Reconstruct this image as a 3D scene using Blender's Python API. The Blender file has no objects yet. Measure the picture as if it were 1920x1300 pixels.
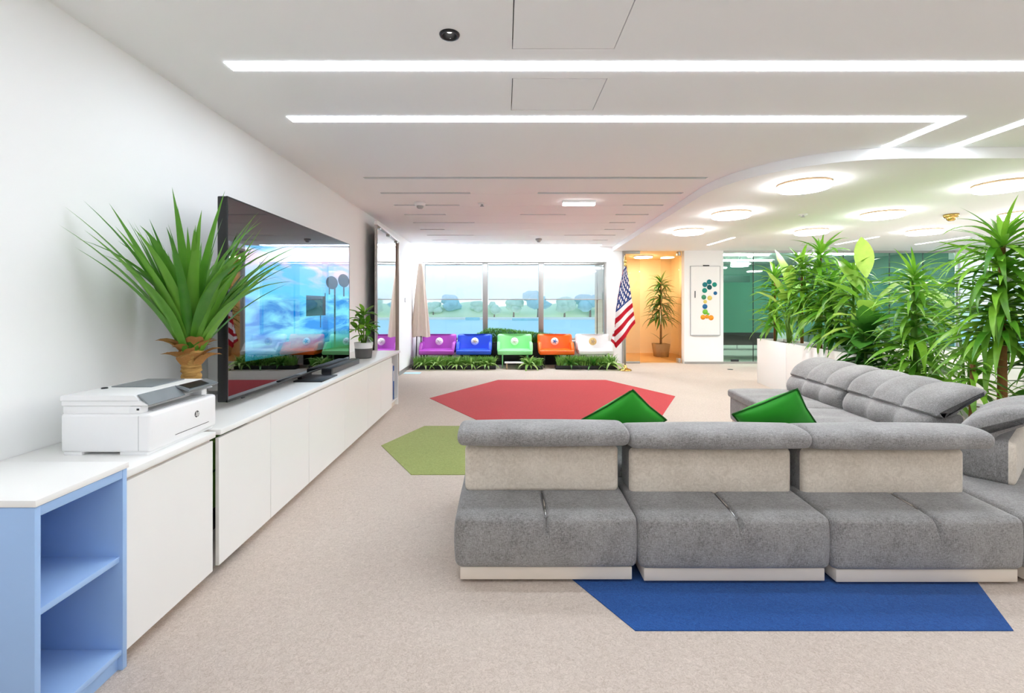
import bpy, bmesh, math, random
from mathutils import Vector, Matrix
PI = math.pi
R = math.radians
rnd = random.Random(7)
S = bpy.context.scene
COL = S.collection

# ------------------------------------------------------------------ camera, world, exposure
cam_data = bpy.data.cameras.new('camera')
cam = bpy.data.objects.new('camera', cam_data)
COL.objects.link(cam)
cam.location = (0, 0, 1.4)
cam.rotation_euler = (R(90), 0, 0)
cam_data.sensor_width = 36.0
cam_data.lens = 36.0 * 870 / 1920
cam_data.shift_x = 15 / 1920
cam_data.shift_y = -78 / 1920
cam_data.clip_end = 3000
S.camera = cam

S.view_settings.view_transform = 'Standard'
S.view_settings.look = 'None'
S.view_settings.gamma = 1.0
S.view_settings.use_curve_mapping = False
S.view_settings.exposure = 1.0
S.cycles.use_denoising = True
S.cycles.max_bounces = 10
S.cycles.diffuse_bounces = 6
S.cycles.transparent_max_bounces = 24
S.cycles.caustics_reflective = False
S.cycles.caustics_refractive = False
S.cycles.sample_clamp_indirect = 6.0

STRIP_L = 9.9      # radiance of the linear ceiling lights
FILL_L = 5.5        # radiance of unseen fill strips added behind the camera
COVE_L = 25.0       # radiance of the cove light in front of the window wall
ROUND_L = 22.0      # radiance of the round ceiling lamps
SKY_L = 0.70

world = bpy.data.worlds.new('world')
S.world = world
world.use_nodes = True


# ------------------------------------------------------------------ node helpers
class X:
    """A shader socket or number with arithmetic."""
    def __init__(self, nt, v):
        self.nt, self.v = nt, v

    def _m(self, op, *a):
        n = self.nt.nodes.new('ShaderNodeMath')
        n.operation = op
        for i, q in enumerate((self,) + a):
            q = q.v if isinstance(q, X) else q
            if isinstance(q, (int, float)):
                n.inputs[i].default_value = q
            else:
                self.nt.links.new(q, n.inputs[i])
        return X(self.nt, n.outputs[0])

    def __add__(s, o): return s._m('ADD', o)
    def __radd__(s, o): return s._m('ADD', o)
    def __sub__(s, o): return s._m('SUBTRACT', o)
    def __rsub__(s, o): return X(s.nt, o)._m('SUBTRACT', s)
    def __mul__(s, o): return s._m('MULTIPLY', o)
    def __rmul__(s, o): return s._m('MULTIPLY', o)
    def __truediv__(s, o): return s._m('DIVIDE', o)
    def mod(s, o): return s._m('FLOORED_MODULO', o)
    def floor(s): return s._m('FLOOR')
    def lt(s, o): return s._m('LESS_THAN', o)
    def gt(s, o): return s._m('GREATER_THAN', o)
    def abs(s): return s._m('ABSOLUTE')
    def sqrt(s): return s._m('SQRT')
    def cos(s): return s._m('COSINE')
    def sin(s): return s._m('SINE')
    def atan2(s, o): return s._m('ARCTAN2', o)
    def mx(s, o): return s._m('MAXIMUM', o)
    def mn(s, o): return s._m('MINIMUM', o)
    def clamp(s): return s._m('MAXIMUM', 0.0)._m('MINIMUM', 1.0)
    def step(s, a, b): return ((s - a) / (b - a)).clamp()


def srgb(r, g, b):
    f = lambda c: (c / 255 / 12.92) if c / 255 <= 0.04045 else ((c / 255 + 0.055) / 1.055) ** 2.4
    return (f(r), f(g), f(b), 1.0)


def new_mat(name):
    m = bpy.data.materials.new(name)
    m.use_nodes = True
    nt = m.node_tree
    nt.nodes.clear()
    out = nt.nodes.new('ShaderNodeOutputMaterial')
    return m, nt, out


def mix_col(nt, fac, a, b):
    n = nt.nodes.new('ShaderNodeMix')
    n.data_type = 'RGBA'
    for sock, v in ((n.inputs[0], fac), (n.inputs[6], a), (n.inputs[7], b)):
        v = v.v if isinstance(v, X) else v
        if isinstance(v, bpy.types.NodeSocket):
            nt.links.new(v, sock)
        else:
            sock.default_value = v
    return n.outputs[2]


def coords(nt, kind='Object', scale=None):
    t = nt.nodes.new('ShaderNodeTexCoord')
    o = t.outputs[kind]
    if scale:
        mp = nt.nodes.new('ShaderNodeMapping')
        mp.inputs['Scale'].default_value = scale
        nt.links.new(o, mp.inputs['Vector'])
        o = mp.outputs[0]
    return o


def noise(nt, vec, scale, detail=3.0, rough=0.55, dist=0.0):
    n = nt.nodes.new('ShaderNodeTexNoise')
    n.inputs['Scale'].default_value = scale
    n.inputs['Detail'].default_value = detail
    n.inputs['Roughness'].default_value = rough
    n.inputs['Distortion'].default_value = dist
    nt.links.new(vec, n.inputs['Vector'])
    return X(nt, n.outputs[0])


def principled(nt, out, col, rough=0.5, metal=0.0, spec=0.5, coat=0.0):
    p = nt.nodes.new('ShaderNodeBsdfPrincipled')
    if isinstance(col, bpy.types.NodeSocket):
        nt.links.new(col, p.inputs['Base Color'])
    else:
        p.inputs['Base Color'].default_value = col
    p.inputs['Roughness'].default_value = rough
    p.inputs['Metallic'].default_value = metal
    p.inputs['Specular IOR Level'].default_value = spec
    p.inputs['Coat Weight'].default_value = coat
    nt.links.new(p.outputs[0], out.inputs[0])
    return p


def bump(nt, p, h, strength=0.3, dist=0.01):
    b = nt.nodes.new('ShaderNodeBump')
    b.inputs['Strength'].default_value = strength
    b.inputs['Distance'].default_value = dist
    nt.links.new(h.v, b.inputs['Height'])
    nt.links.new(b.outputs[0], p.inputs['Normal'])


def mat_plain(name, col, rough=0.5, metal=0.0, spec=0.5, var=0.06, scale=6.0, coat=0.0):
    """One colour with a slight procedural unevenness."""
    m, nt, out = new_mat(name)
    n = noise(nt, coords(nt), scale)
    a = tuple(c * (1 - var) for c in col[:3]) + (1,)
    b = tuple(min(1, c * (1 + var)) for c in col[:3]) + (1,)
    c = mix_col(nt, n, a, b)
    principled(nt, out, c, rough, metal, spec, coat)
    return m


def mat_carpet(name, a, b, scale=1.0):
    m, nt, out = new_mat(name)
    v = coords(nt)
    n1 = noise(nt, v, 55 * scale, 3, 0.6, 1.6)
    n2 = noise(nt, v, 220 * scale, 2, 0.6)
    n3 = noise(nt, v, 0.9, 2)
    f = (n1 * 1.0 + n2 * 0.7 + n3 * 0.25 - 0.5).step(0.15, 0.85)
    c = mix_col(nt, f, a, b)
    p = principled(nt, out, c, 0.95, 0, 0.15)
    p.inputs['Sheen Weight'].default_value = 0.15
    bump(nt, p, n1 + n2 * 0.6, 0.35, 0.006)
    return m


def mat_fabric(name, a, b, weave=420, swirl=70):
    m, nt, out = new_mat(name)
    v = coords(nt)
    n1 = noise(nt, v, swirl, 3, 0.6, 2.2)
    nx = noise(nt, coords(nt, scale=(0.12, 1, 1)), weave, 2)
    nz = noise(nt, coords(nt, scale=(1, 1, 0.12)), weave, 2)
    n3 = noise(nt, v, 5, 3)
    f = (n1 * 0.7 + nx * 0.5 + nz * 0.5 + n3 * 0.4 - 0.55).step(0.28, 0.74)
    c = mix_col(nt, f, a, b)
    p = principled(nt, out, c, 0.92, 0, 0.2)
    p.inputs['Sheen Weight'].default_value = 0.25
    bump(nt, p, n1 + nx * 0.5 + nz * 0.5, 0.25, 0.003)
    return m


def mat_emit(name, col, strength):
    m, nt, out = new_mat(name)
    e = nt.nodes.new('ShaderNodeEmission')
    e.inputs[0].default_value = col
    e.inputs[1].default_value = strength
    nt.links.new(e.outputs[0], out.inputs[0])
    return m


def mat_glass(name, tint, refl=0.08, body=None, body_w=0.0):
    m, nt, out = new_mat(name)
    t = nt.nodes.new('ShaderNodeBsdfTransparent')
    t.inputs[0].default_value = tint
    g = nt.nodes.new('ShaderNodeBsdfGlossy')
    g.inputs['Roughness'].default_value = 0.02
    fr = nt.nodes.new('ShaderNodeLayerWeight')
    fr.inputs[0].default_value = 0.5
    mx = nt.nodes.new('ShaderNodeMixShader')
    f = (X(nt, fr.outputs[1])._m('POWER', 5.0) * 0.5 + 0.02 + refl * 0.2).clamp()
    nt.links.new(f.v, mx.inputs[0])
    last = t.outputs[0]
    if body:
        d = nt.nodes.new('ShaderNodeBsdfTranslucent')
        d.inputs[0].default_value = body
        d2 = nt.nodes.new('ShaderNodeBsdfDiffuse')
        d2.inputs[0].default_value = body
        ms = nt.nodes.new('ShaderNodeMixShader')
        ms.inputs[0].default_value = 0.5
        nt.links.new(d.outputs[0], ms.inputs[1])
        nt.links.new(d2.outputs[0], ms.inputs[2])
        m2 = nt.nodes.new('ShaderNodeMixShader')
        m2.inputs[0].default_value = body_w
        nt.links.new(last, m2.inputs[1])
        nt.links.new(ms.outputs[0], m2.inputs[2])
        last = m2.outputs[0]
    nt.links.new(last, mx.inputs[1])
    nt.links.new(g.outputs[0], mx.inputs[2])
    nt.links.new(mx.outputs[0], out.inputs[0])
    return m


def mat_leaf(name, a, b, rib=True, trans=0.3):
    m, nt, out = new_mat(name)
    oi = nt.nodes.new('ShaderNodeObjectInfo')
    r = X(nt, oi.outputs['Random'])
    n = noise(nt, coords(nt), 9, 3)
    f = (r * 0.7 + n * 0.5 - 0.1).clamp()
    c = mix_col(nt, f, a, b)
    p = nt.nodes.new('ShaderNodeBsdfPrincipled')
    nt.links.new(c, p.inputs['Base Color'])
    p.inputs['Roughness'].default_value = 0.38
    p.inputs['Specular IOR Level'].default_value = 0.5
    t = nt.nodes.new('ShaderNodeBsdfTranslucent')
    nt.links.new(c, t.inputs[0])
    mx = nt.nodes.new('ShaderNodeMixShader')
    mx.inputs[0].default_value = trans
    nt.links.new(p.outputs[0], mx.inputs[1])
    nt.links.new(t.outputs[0], mx.inputs[2])
    nt.links.new(mx.outputs[0], out.inputs[0])
    return m


# world: pale sky with soft clouds, the same all round
nt = world.node_tree
nt.nodes.clear()
wo = nt.nodes.new('ShaderNodeOutputWorld')
bg = nt.nodes.new('ShaderNodeBackground')
vec = coords(nt, 'Generated')
sep = nt.nodes.new('ShaderNodeSeparateXYZ')
nt.links.new(vec, sep.inputs[0])
z = X(nt, sep.outputs[2])
cl = noise(nt, coords(nt, 'Generated', (1.0, 1.0, 4.5)), 3.2, 5, 0.6, 0.4).step(0.42, 0.66)
base = mix_col(nt, z.step(0.0, 0.55), srgb(226, 243, 252), srgb(160, 208, 244))
skyc = mix_col(nt, cl * 0.75, base, srgb(252, 253, 255))
nt.links.new(skyc, bg.inputs[0])
bg.inputs[1].default_value = SKY_L
nt.links.new(bg.outputs[0], wo.inputs[0])


# ------------------------------------------------------------------ materials
M = {}
M['wall'] = mat_plain('wall_paint', srgb(245, 245, 244), 0.7, 0, 0.25, 0.012, 3)
M['ceil'] = mat_plain('ceiling_paint', srgb(249, 249, 249), 0.8, 0, 0.2, 0.012, 2)
M['white'] = mat_plain('white_laminate', srgb(238, 237, 234), 0.28, 0, 0.45, 0.01, 4)
M['white_pl'] = mat_plain('white_plastic', srgb(240, 240, 240), 0.4, 0, 0.45, 0.015, 9)
M['cream'] = mat_plain('cream_panel', srgb(226, 214, 200), 0.45, 0, 0.4, 0.03, 8)
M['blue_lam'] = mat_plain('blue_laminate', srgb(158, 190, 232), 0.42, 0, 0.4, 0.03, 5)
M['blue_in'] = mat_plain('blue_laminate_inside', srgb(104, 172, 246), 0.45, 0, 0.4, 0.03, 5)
M['black'] = mat_plain('black_plastic', srgb(22, 23, 26), 0.4, 0, 0.5, 0.1, 20)
M['dark'] = mat_plain('dark_metal', srgb(52, 52, 54), 0.4, 0.5, 0.5, 0.1, 20)
M['grey_pl'] = mat_plain('grey_plastic', srgb(128, 134, 138), 0.35, 0, 0.5, 0.08, 14)
M['tray'] = mat_plain('light_grey_plastic', srgb(176, 177, 178), 0.45, 0, 0.4, 0.05, 14)
M['chrome'] = mat_plain('chrome', srgb(215, 215, 215), 0.12, 1.0, 0.5, 0.02, 10)
M['alu'] = mat_plain('aluminium', srgb(176, 174, 170), 0.35, 0.7, 0.5, 0.04, 10)
M['bronze'] = mat_plain('bronze_frame', srgb(168, 152, 138), 0.4, 0.5, 0.5, 0.05, 10)
M['brass'] = mat_plain('brass', srgb(214, 180, 105), 0.22, 1.0, 0.5, 0.04, 10)
M['slot'] = mat_plain('slot_grey', srgb(16, 16, 16), 0.6, 0.1, 0.3, 0.05, 9)
M['groove'] = mat_plain('groove_grey', srgb(70, 69, 67), 0.8, 0, 0.2, 0.05, 9)
M['carpet'] = mat_carpet('beige_carpet', srgb(172, 156, 142), srgb(218, 204, 192))
M['c_red'] = mat_carpet('red_carpet', srgb(168, 34, 40), srgb(202, 52, 57))
M['c_green'] = mat_carpet('green_carpet', srgb(122, 134, 62), srgb(166, 174, 102))
M['c_blue'] = mat_carpet('blue_carpet', srgb(14, 56, 118), srgb(40, 92, 160))
M['gray_fab'] = mat_fabric('gray_fabric', srgb(104, 101, 99), srgb(168, 165, 163))
M['beige_fab'] = mat_fabric('beige_fabric', srgb(206, 194, 178), srgb(236, 226, 212), 420, 25)
M['green_fab'] = mat_plain('green_satin', srgb(46, 160, 40), 0.5, 0, 0.4, 0.12, 12)
M['green_pipe'] = mat_plain('dark_green_piping', srgb(20, 88, 20), 0.6, 0, 0.3, 0.1, 12)
M['soil'] = mat_plain('soil', srgb(66, 50, 40), 0.95, 0, 0.1, 0.4, 60)
M['pot_grey'] = mat_plain('grey_pot', srgb(92, 90, 88), 0.6, 0, 0.3, 0.08, 20)
M['pot_white'] = mat_plain('pale_pot', srgb(226, 224, 222), 0.55, 0, 0.3, 0.03, 20)
M['pot_tan'] = mat_plain('tan_pot', srgb(176, 150, 118), 0.7, 0, 0.3, 0.1, 20)
M['cloth_beige'] = mat_plain('beige_cloth', srgb(212, 196, 182), 0.9, 0, 0.1, 0.05, 12)
M['wood_warm'] = mat_plain('warm_wood_floor', srgb(206, 158, 98), 0.5, 0, 0.4, 0.1, 5)
M['warm_wall'] = mat_plain('warm_wall', srgb(246, 224, 190), 0.8, 0, 0.2, 0.02, 3)
M['dgrey_floor'] = mat_plain('grey_floor', srgb(150, 148, 142), 0.6, 0, 0.3, 0.06, 5)
M['teal_wall'] = mat_plain('teal_wall', srgb(104, 150, 136), 0.7, 0, 0.2, 0.04, 3)
M['dark_green'] = mat_plain('dark_green_panel', srgb(24, 62, 52), 0.5, 0, 0.3, 0.1, 5)
M['strip'] = mat_emit('linear_light', (0.89, 0.975, 1.08, 1), STRIP_L)
M['strip_fill'] = mat_emit('fill_strip_light', (0.90, 0.975, 1.07, 1), FILL_L)
M['cove'] = mat_emit('cove_light', (0.90, 0.98, 1.08, 1), COVE_L)
M['round'] = mat_emit('round_lamp', (0.97, 0.98, 1.0, 1), ROUND_L)
M['warm_l'] = mat_emit('warm_lamp', (1, 0.80, 0.52, 1), 34)
M['bulb'] = mat_emit('bulb', (1, 0.97, 0.9, 1), 1.2)
M['em_l'] = mat_emit('emergency_lamp', (0.95, 0.98, 1, 1), 3.5)
M['line_l'] = mat_emit('line_lamp', (1, 1, 1, 1), 6)
M['cool_l'] = mat_emit('office_lamp', (0.95, 1, 0.98, 1), 40)
M['glass'] = mat_glass('clear_glass', (0.94, 0.975, 0.985, 1), 0.05)
M['glass_warm'] = mat_glass('clear_door_glass', (0.95, 0.95, 0.92, 1), 0.1)
M['glass_teal'] = mat_glass('teal_glass', (0.70, 0.86, 0.80, 1), 0.12)
M['film'] = mat_glass('frosted_film', (0.55, 0.8, 0.72, 1), 0.0, srgb(124, 178, 164), 0.82)
M['blind'] = mat_glass('sheer_blind', (0.93, 0.97, 1.0, 1), 0.0, (0.93, 0.96, 0.99, 1), 0.22)
M['lake'] = mat_plain('lake', srgb(186, 228, 240), 0.5, 0, 0.3, 0.06, 0.05)  # outdoor colours set pale: overexposure and haze put into the paint
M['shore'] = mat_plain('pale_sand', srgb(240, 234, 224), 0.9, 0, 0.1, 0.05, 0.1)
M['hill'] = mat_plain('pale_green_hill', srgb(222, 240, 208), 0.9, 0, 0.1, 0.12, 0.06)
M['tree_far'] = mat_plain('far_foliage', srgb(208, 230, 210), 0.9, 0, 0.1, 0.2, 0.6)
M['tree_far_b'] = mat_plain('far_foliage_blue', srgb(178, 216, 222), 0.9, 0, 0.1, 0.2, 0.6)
M['bark_far'] = mat_plain('far_bark', srgb(140, 130, 120), 0.9, 0, 0.1, 0.1, 1)
M['leaf_big'] = mat_leaf('strap_leaf', srgb(52, 122, 24), srgb(124, 182, 66), trans=0.15)
M['leaf_a'] = mat_leaf('dracaena_leaf', srgb(44, 118, 20), srgb(146, 198, 62))
M['leaf_b'] = mat_leaf('banana_leaf', srgb(96, 162, 36), srgb(190, 216, 104), trans=0.4)
M['leaf_c'] = mat_leaf('dark_leaf', srgb(30, 92, 26), srgb(88, 146, 52))
M['leaf_d'] = mat_leaf('fern_leaf', srgb(44, 112, 30), srgb(150, 190, 72))
M['leaf_s'] = mat_leaf('spider_leaf', srgb(120, 172, 70), srgb(196, 222, 140))
M['grass'] = mat_leaf('planter_grass', srgb(56, 124, 42), srgb(150, 194, 92))
M['stem_green'] = mat_plain('green_stem', srgb(96, 138, 48), 0.6, 0, 0.3, 0.2, 30)


def mat_bark():
    m, nt, out = new_mat('fibrous_bark')
    v = coords(nt, scale=(1, 1, 5))
    n = noise(nt, v, 9, 4, 0.65, 0.6)
    c = mix_col(nt, n.step(0.3, 0.7), srgb(120, 84, 44), srgb(206, 164, 96))
    p = principled(nt, out, c, 0.85, 0, 0.2)
    bump(nt, p, n, 0.6, 0.01)
    return m


M['bark'] = mat_bark()
M['husk'] = mat_plain('dry_husk', srgb(176, 128, 74), 0.85, 0, 0.2, 0.3, 25)
M['trunk'] = mat_plain('brown_trunk', srgb(136, 98, 60), 0.85, 0, 0.2, 0.25, 40)


def mat_mirror():
    m, nt, out = new_mat('mirror_glass')
    g = nt.nodes.new('ShaderNodeBsdfGlossy')
    g.inputs[0].default_value = (0.92, 0.93, 0.92, 1)
    g.inputs['Roughness'].default_value = 0.03
    nt.links.new(g.outputs[0], out.inputs[0])
    return m


M['mirror'] = mat_mirror()


def mat_flag():
    m, nt, out = new_mat('flag_cloth')
    uv = nt.nodes.new('ShaderNodeSeparateXYZ')
    nt.links.new(coords(nt, 'UV'), uv.inputs[0])
    u, v = X(nt, uv.outputs[0]), X(nt, uv.outputs[1])      # u along the fly, v down from the top
    stripe = (v * 13).floor().mod(2.0).lt(0.5)
    red, white, blue = srgb(184, 20, 40), srgb(240, 236, 236), srgb(40, 66, 128)
    c = mix_col(nt, stripe, white, red)
    canton = u.lt(0.4) * v.lt(7 / 13)
    a, b = u * (12 / 0.4), v * (10 * 13 / 7)

    def lattice(off):
        da, db = (a + off).mod(2.0) - 1.0, ((b + off).mod(2.0) - 1.0)
        da = da * 1.0
        r = (da * da + db * db).sqrt()
        th = (da.atan2(db * -1.0) + 4 * PI).mod(2 * PI / 5)
        th = (th - PI / 5).abs()
        th = PI / 5 - th
        return (r * (th - R(54)).cos()).lt(0.64 * math.cos(R(54)))
    inside = a.gt(0.4) * a.lt(11.6) * b.gt(0.4) * b.lt(9.6)
    stars = lattice(0.0)._m('MAXIMUM', lattice(1.0)) * inside
    cc = mix_col(nt, stars, blue, white)
    c = mix_col(nt, canton, c, cc)
    p = principled(nt, out, c, 0.75, 0, 0.25)
    return m


M['flag'] = mat_flag()


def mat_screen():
    """Television screen: blue window reflection painted as emission, over a glossy dark pane."""
    m, nt, out = new_mat('screen_reflection_paint')
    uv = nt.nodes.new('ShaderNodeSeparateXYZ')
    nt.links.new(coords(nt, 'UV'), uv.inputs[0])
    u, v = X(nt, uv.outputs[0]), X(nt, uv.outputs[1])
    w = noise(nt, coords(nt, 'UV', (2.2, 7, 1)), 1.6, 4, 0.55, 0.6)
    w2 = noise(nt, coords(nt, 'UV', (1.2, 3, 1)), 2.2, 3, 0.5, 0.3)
    sky = mix_col(nt, v.step(0.5, 0.9), srgb(70, 190, 246), srgb(60, 158, 236))  # sky: upper part of the painted window reflection
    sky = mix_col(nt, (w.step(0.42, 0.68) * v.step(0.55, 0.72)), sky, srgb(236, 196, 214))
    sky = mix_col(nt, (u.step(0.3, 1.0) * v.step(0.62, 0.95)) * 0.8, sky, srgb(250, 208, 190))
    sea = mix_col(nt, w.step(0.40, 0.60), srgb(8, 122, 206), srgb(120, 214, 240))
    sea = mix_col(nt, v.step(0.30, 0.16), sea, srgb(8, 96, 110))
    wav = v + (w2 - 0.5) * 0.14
    refl_col = mix_col(nt, wav.step(0.50, 0.54), sea, sky)
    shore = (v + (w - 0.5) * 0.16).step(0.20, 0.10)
    refl_col = mix_col(nt, shore, refl_col, srgb(4, 50, 44))  # shore: dark green part of the painted window reflection
    # painted reflection of a lamp stand: pole, two heads, a monitor
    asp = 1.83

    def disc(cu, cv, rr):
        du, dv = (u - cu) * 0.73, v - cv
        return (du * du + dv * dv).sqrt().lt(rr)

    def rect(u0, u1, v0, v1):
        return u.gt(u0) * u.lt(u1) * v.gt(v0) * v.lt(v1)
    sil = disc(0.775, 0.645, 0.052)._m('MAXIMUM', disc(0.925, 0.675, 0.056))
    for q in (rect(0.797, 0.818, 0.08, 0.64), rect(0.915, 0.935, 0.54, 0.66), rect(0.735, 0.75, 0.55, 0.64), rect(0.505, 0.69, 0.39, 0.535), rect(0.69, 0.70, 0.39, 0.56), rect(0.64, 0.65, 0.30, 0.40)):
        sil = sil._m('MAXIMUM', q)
    refl_col = mix_col(nt, sil * 0.93, refl_col, (0.004, 0.012, 0.02, 1))
    # painted window reflection stops at the reflected ceiling line and floor
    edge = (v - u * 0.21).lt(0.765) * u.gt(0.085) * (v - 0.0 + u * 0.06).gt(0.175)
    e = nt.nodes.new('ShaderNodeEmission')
    nt.links.new(refl_col, e.inputs[0])
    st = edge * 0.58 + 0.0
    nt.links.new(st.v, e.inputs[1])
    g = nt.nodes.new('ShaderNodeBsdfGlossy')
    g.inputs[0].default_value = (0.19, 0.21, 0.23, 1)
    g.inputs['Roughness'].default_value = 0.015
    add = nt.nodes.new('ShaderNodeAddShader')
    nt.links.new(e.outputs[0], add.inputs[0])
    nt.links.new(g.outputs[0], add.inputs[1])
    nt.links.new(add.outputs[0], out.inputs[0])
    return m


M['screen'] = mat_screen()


# ------------------------------------------------------------------ object helpers
def link(name, me, mat=None, parent=None, kind=None):
    o = bpy.data.objects.new(name, me)
    if mat is not None and me is not None and len(me.materials) == 0:
        for q in (mat if isinstance(mat, (list, tuple)) else [mat]):
            me.materials.append(M[q] if isinstance(q, str) else q)
    COL.objects.link(o)
    if parent:
        o.parent = parent
    if kind:
        o['kind'] = kind
    return o


def smooth_by_angle(bm, ang=R(40)):
    for f in bm.faces:
        f.smooth = True
    for e in bm.edges:
        if len(e.link_faces) == 2 and e.calc_face_angle(0) > ang:
            e.smooth = False


def obj(name, bm, mat, parent=None, kind=None, smooth=True, ang=40):
    bmesh.ops.recalc_face_normals(bm, faces=bm.faces[:]) if getattr(bm, '_fix', True) is True and False else None
    if smooth:
        smooth_by_angle(bm, R(ang))
    me = bpy.data.meshes.new(name)
    bm.to_mesh(me)
    bm.free()
    return link(name, me, mat, parent, kind)


def thing(name, label, cat, loc=(0, 0, 0), rz=0, group=None):
    o = bpy.data.objects.new(name, None)
    o.empty_display_size = 0.1
    COL.objects.link(o)
    o.location = loc
    o.rotation_euler = (0, 0, rz)
    tag(o, label, cat, group)
    return o


def tag(o, label, cat, group=None):
    o['label'] = label
    o['category'] = cat
    if group:
        o['group'] = group
    return o


def struct(name, bm, mat, parent=None, **k):
    return obj(name, bm, mat, parent, 'structure' if parent is None else None, **k)


def B():
    return bmesh.new()


def box(bm, x0, x1, y0, y1, z0, z1, bev=0.0, seg=2, mat=0):
    r = bmesh.ops.create_cube(bm, size=1)
    vs = r['verts']
    for v in vs:
        v.co = Vector((x0 + (v.co.x + .5) * (x1 - x0), y0 + (v.co.y + .5) * (y1 - y0), z0 + (v.co.z + .5) * (z1 - z0)))
    fs = list({f for v in vs for f in v.link_faces})
    for f in fs:
        f.material_index = mat
    if bev > 0:
        es = list({e for v in vs for e in v.link_edges})
        bmesh.ops.bevel(bm, geom=es, offset=bev, segments=seg, affect='EDGES', profile=0.5)
    return bm


def bxo(x0, x1, y0, y1, z0, z1, bev=0.0, seg=2):
    return box(B(), x0, x1, y0, y1, z0, z1, bev, seg)


def tube(bm, pts, rad, n=8, cap=True):
    """Tube along pts; rad a number or a list."""
    pts = [Vector(p) for p in pts]
    rs = rad if isinstance(rad, (list, tuple)) else [rad] * len(pts)
    rings = []
    up = Vector((0.0123, 0.0321, 1)).normalized()
    for i, p in enumerate(pts):
        d = (pts[min(i + 1, len(pts) - 1)] - pts[max(i - 1, 0)]).normalized()
        ref = up if abs(d.dot(up)) < 0.95 else Vector((1, 0.02, 0))
        a = d.cross(ref).normalized()
        b = d.cross(a)
        rings.append([bm.verts.new(p + (a * math.cos(2 * PI * k / n) + b * math.sin(2 * PI * k / n)) * rs[i]) for k in range(n)])
    for i in range(len(rings) - 1):
        for k in range(n):
            bm.faces.new((rings[i][k], rings[i + 1][k], rings[i + 1][(k + 1) % n], rings[i][(k + 1) % n]))
    if cap:
        bm.faces.new(rings[0])
        bm.faces.new(rings[-1][::-1])
    return bm


def lathe(bm, prof, c=(0, 0, 0), n=24, axis='Z'):
    """prof: (r, z) list; closed at ends when r is 0."""
    rings = []
    for r, zz in prof:
        if r < 1e-6:
            rings.append([bm.verts.new(_ax(c, 0, 0, zz, axis))])
        else:
            rings.append([bm.verts.new(_ax(c, r * math.cos(2 * PI * k / n), r * math.sin(2 * PI * k / n), zz, axis)) for k in range(n)])
    for a, b in zip(rings, rings[1:]):
        if len(a) == 1 and len(b) == 1:
            continue
        for k in range(n):
            k2 = (k + 1) % n
            if len(a) == 1:
                bm.faces.new((a[0], b[k2], b[k]))
            elif len(b) == 1:
                bm.faces.new((a[k], a[k2], b[0]))
            else:
                bm.faces.new((a[k], a[k2], b[k2], b[k]))
    return bm


def _ax(c, x, y, z, axis):
    if axis == 'Z':
        return Vector((c[0] + x, c[1] + y, c[2] + z))
    if axis == 'X':
        return Vector((c[0] + z, c[1] + x, c[2] + y))
    return Vector((c[0] + y, c[1] + z, c[2] + x))


def prism(bm, poly, z0, z1):
    a = [bm.verts.new((x, y, z0)) for x, y in poly]
    b = [bm.verts.new((x, y, z1)) for x, y in poly]
    n = len(poly)
    bm.faces.new(a[::-1])
    bm.faces.new(b)
    for i in range(n):
        bm.faces.new((a[i], a[(i + 1) % n], b[(i + 1) % n], b[i]))
    return bm


def lines(a, b, r, n, extra=(), edge=4):
    """Coordinates from a to b, dense near both ends over r."""
    s = {a, b, a + r, b - r}
    for i in range(1, edge):
        t = r * (1 - math.cos(i / edge * PI / 2)) if False else r * i / edge
        s.add(a + t)
        s.add(b - t)
    for i in range(1, n):
        s.add(a + r + (b - a - 2 * r) * i / n)
    for e in extra:
        if a < e < b:
            s.add(e)
    out = []
    for q in sorted(s):
        if not out or q - out[-1] > 1e-5:
            out.append(q)
    return out


def rbox(bm, X0, X1, Y0, Y1, Z0, Z1, r, n=(6, 6, 4), extra=((), (), ()), deform=None):
    """Rounded box made of grids, each vertex passed through deform(p, normal)."""
    L = [lines(X0, X1, r, n[0], extra[0]), lines(Y0, Y1, r, n[1], extra[1]), lines(Z0, Z1, r, n[2], extra[2])]
    lo, hi = Vector((X0 + r, Y0 + r, Z0 + r)), Vector((X1 - r, Y1 - r, Z1 - r))
    cache = {}

    def vert(p):
        k = (round(p[0], 5), round(p[1], 5), round(p[2], 5))
        if k not in cache:
            P = Vector(p)
            q = Vector([min(max(P[i], lo[i]), hi[i]) for i in range(3)])
            d = (P - q)
            nn = d.normalized()
            P = q + nn * r
            if deform:
                P = deform(P, nn)
            cache[k] = bm.verts.new(P)
        return cache[k]
    ends = ((X0, X1), (Y0, Y1), (Z0, Z1))
    for ax in range(3):
        a1, a2 = [(1, 2), (2, 0), (0, 1)][ax]
        for side in (0, 1):
            for i in range(len(L[a1]) - 1):
                for j in range(len(L[a2]) - 1):
                    q = []
                    for (di, dj) in ((0, 0), (1, 0), (1, 1), (0, 1)):
                        p = [0, 0, 0]
                        p[ax] = ends[ax][side]
                        p[a1] = L[a1][i + di]
                        p[a2] = L[a2][j + dj]
                        q.append(vert(p))
                    try:
                        bm.faces.new(q if side else q[::-1])
                    except ValueError:
                        pass
    return bm


def smooth_loop(pts, sub=4):
    """Closed Catmull-Rom through pts."""
    n = len(pts)
    out = []
    for i in range(n):
        p0, p1, p2, p3 = (Vector(pts[(i + k - 1) % n]) for k in range(4))
        for s in range(sub):
            t = s / sub
            out.append(0.5 * ((2 * p1) + (p2 - p0) * t + (2 * p0 - 5 * p1 + 4 * p2 - p3) * t * t + (3 * p1 - p0 - 3 * p2 + p3) * t ** 3))
    return out


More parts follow.
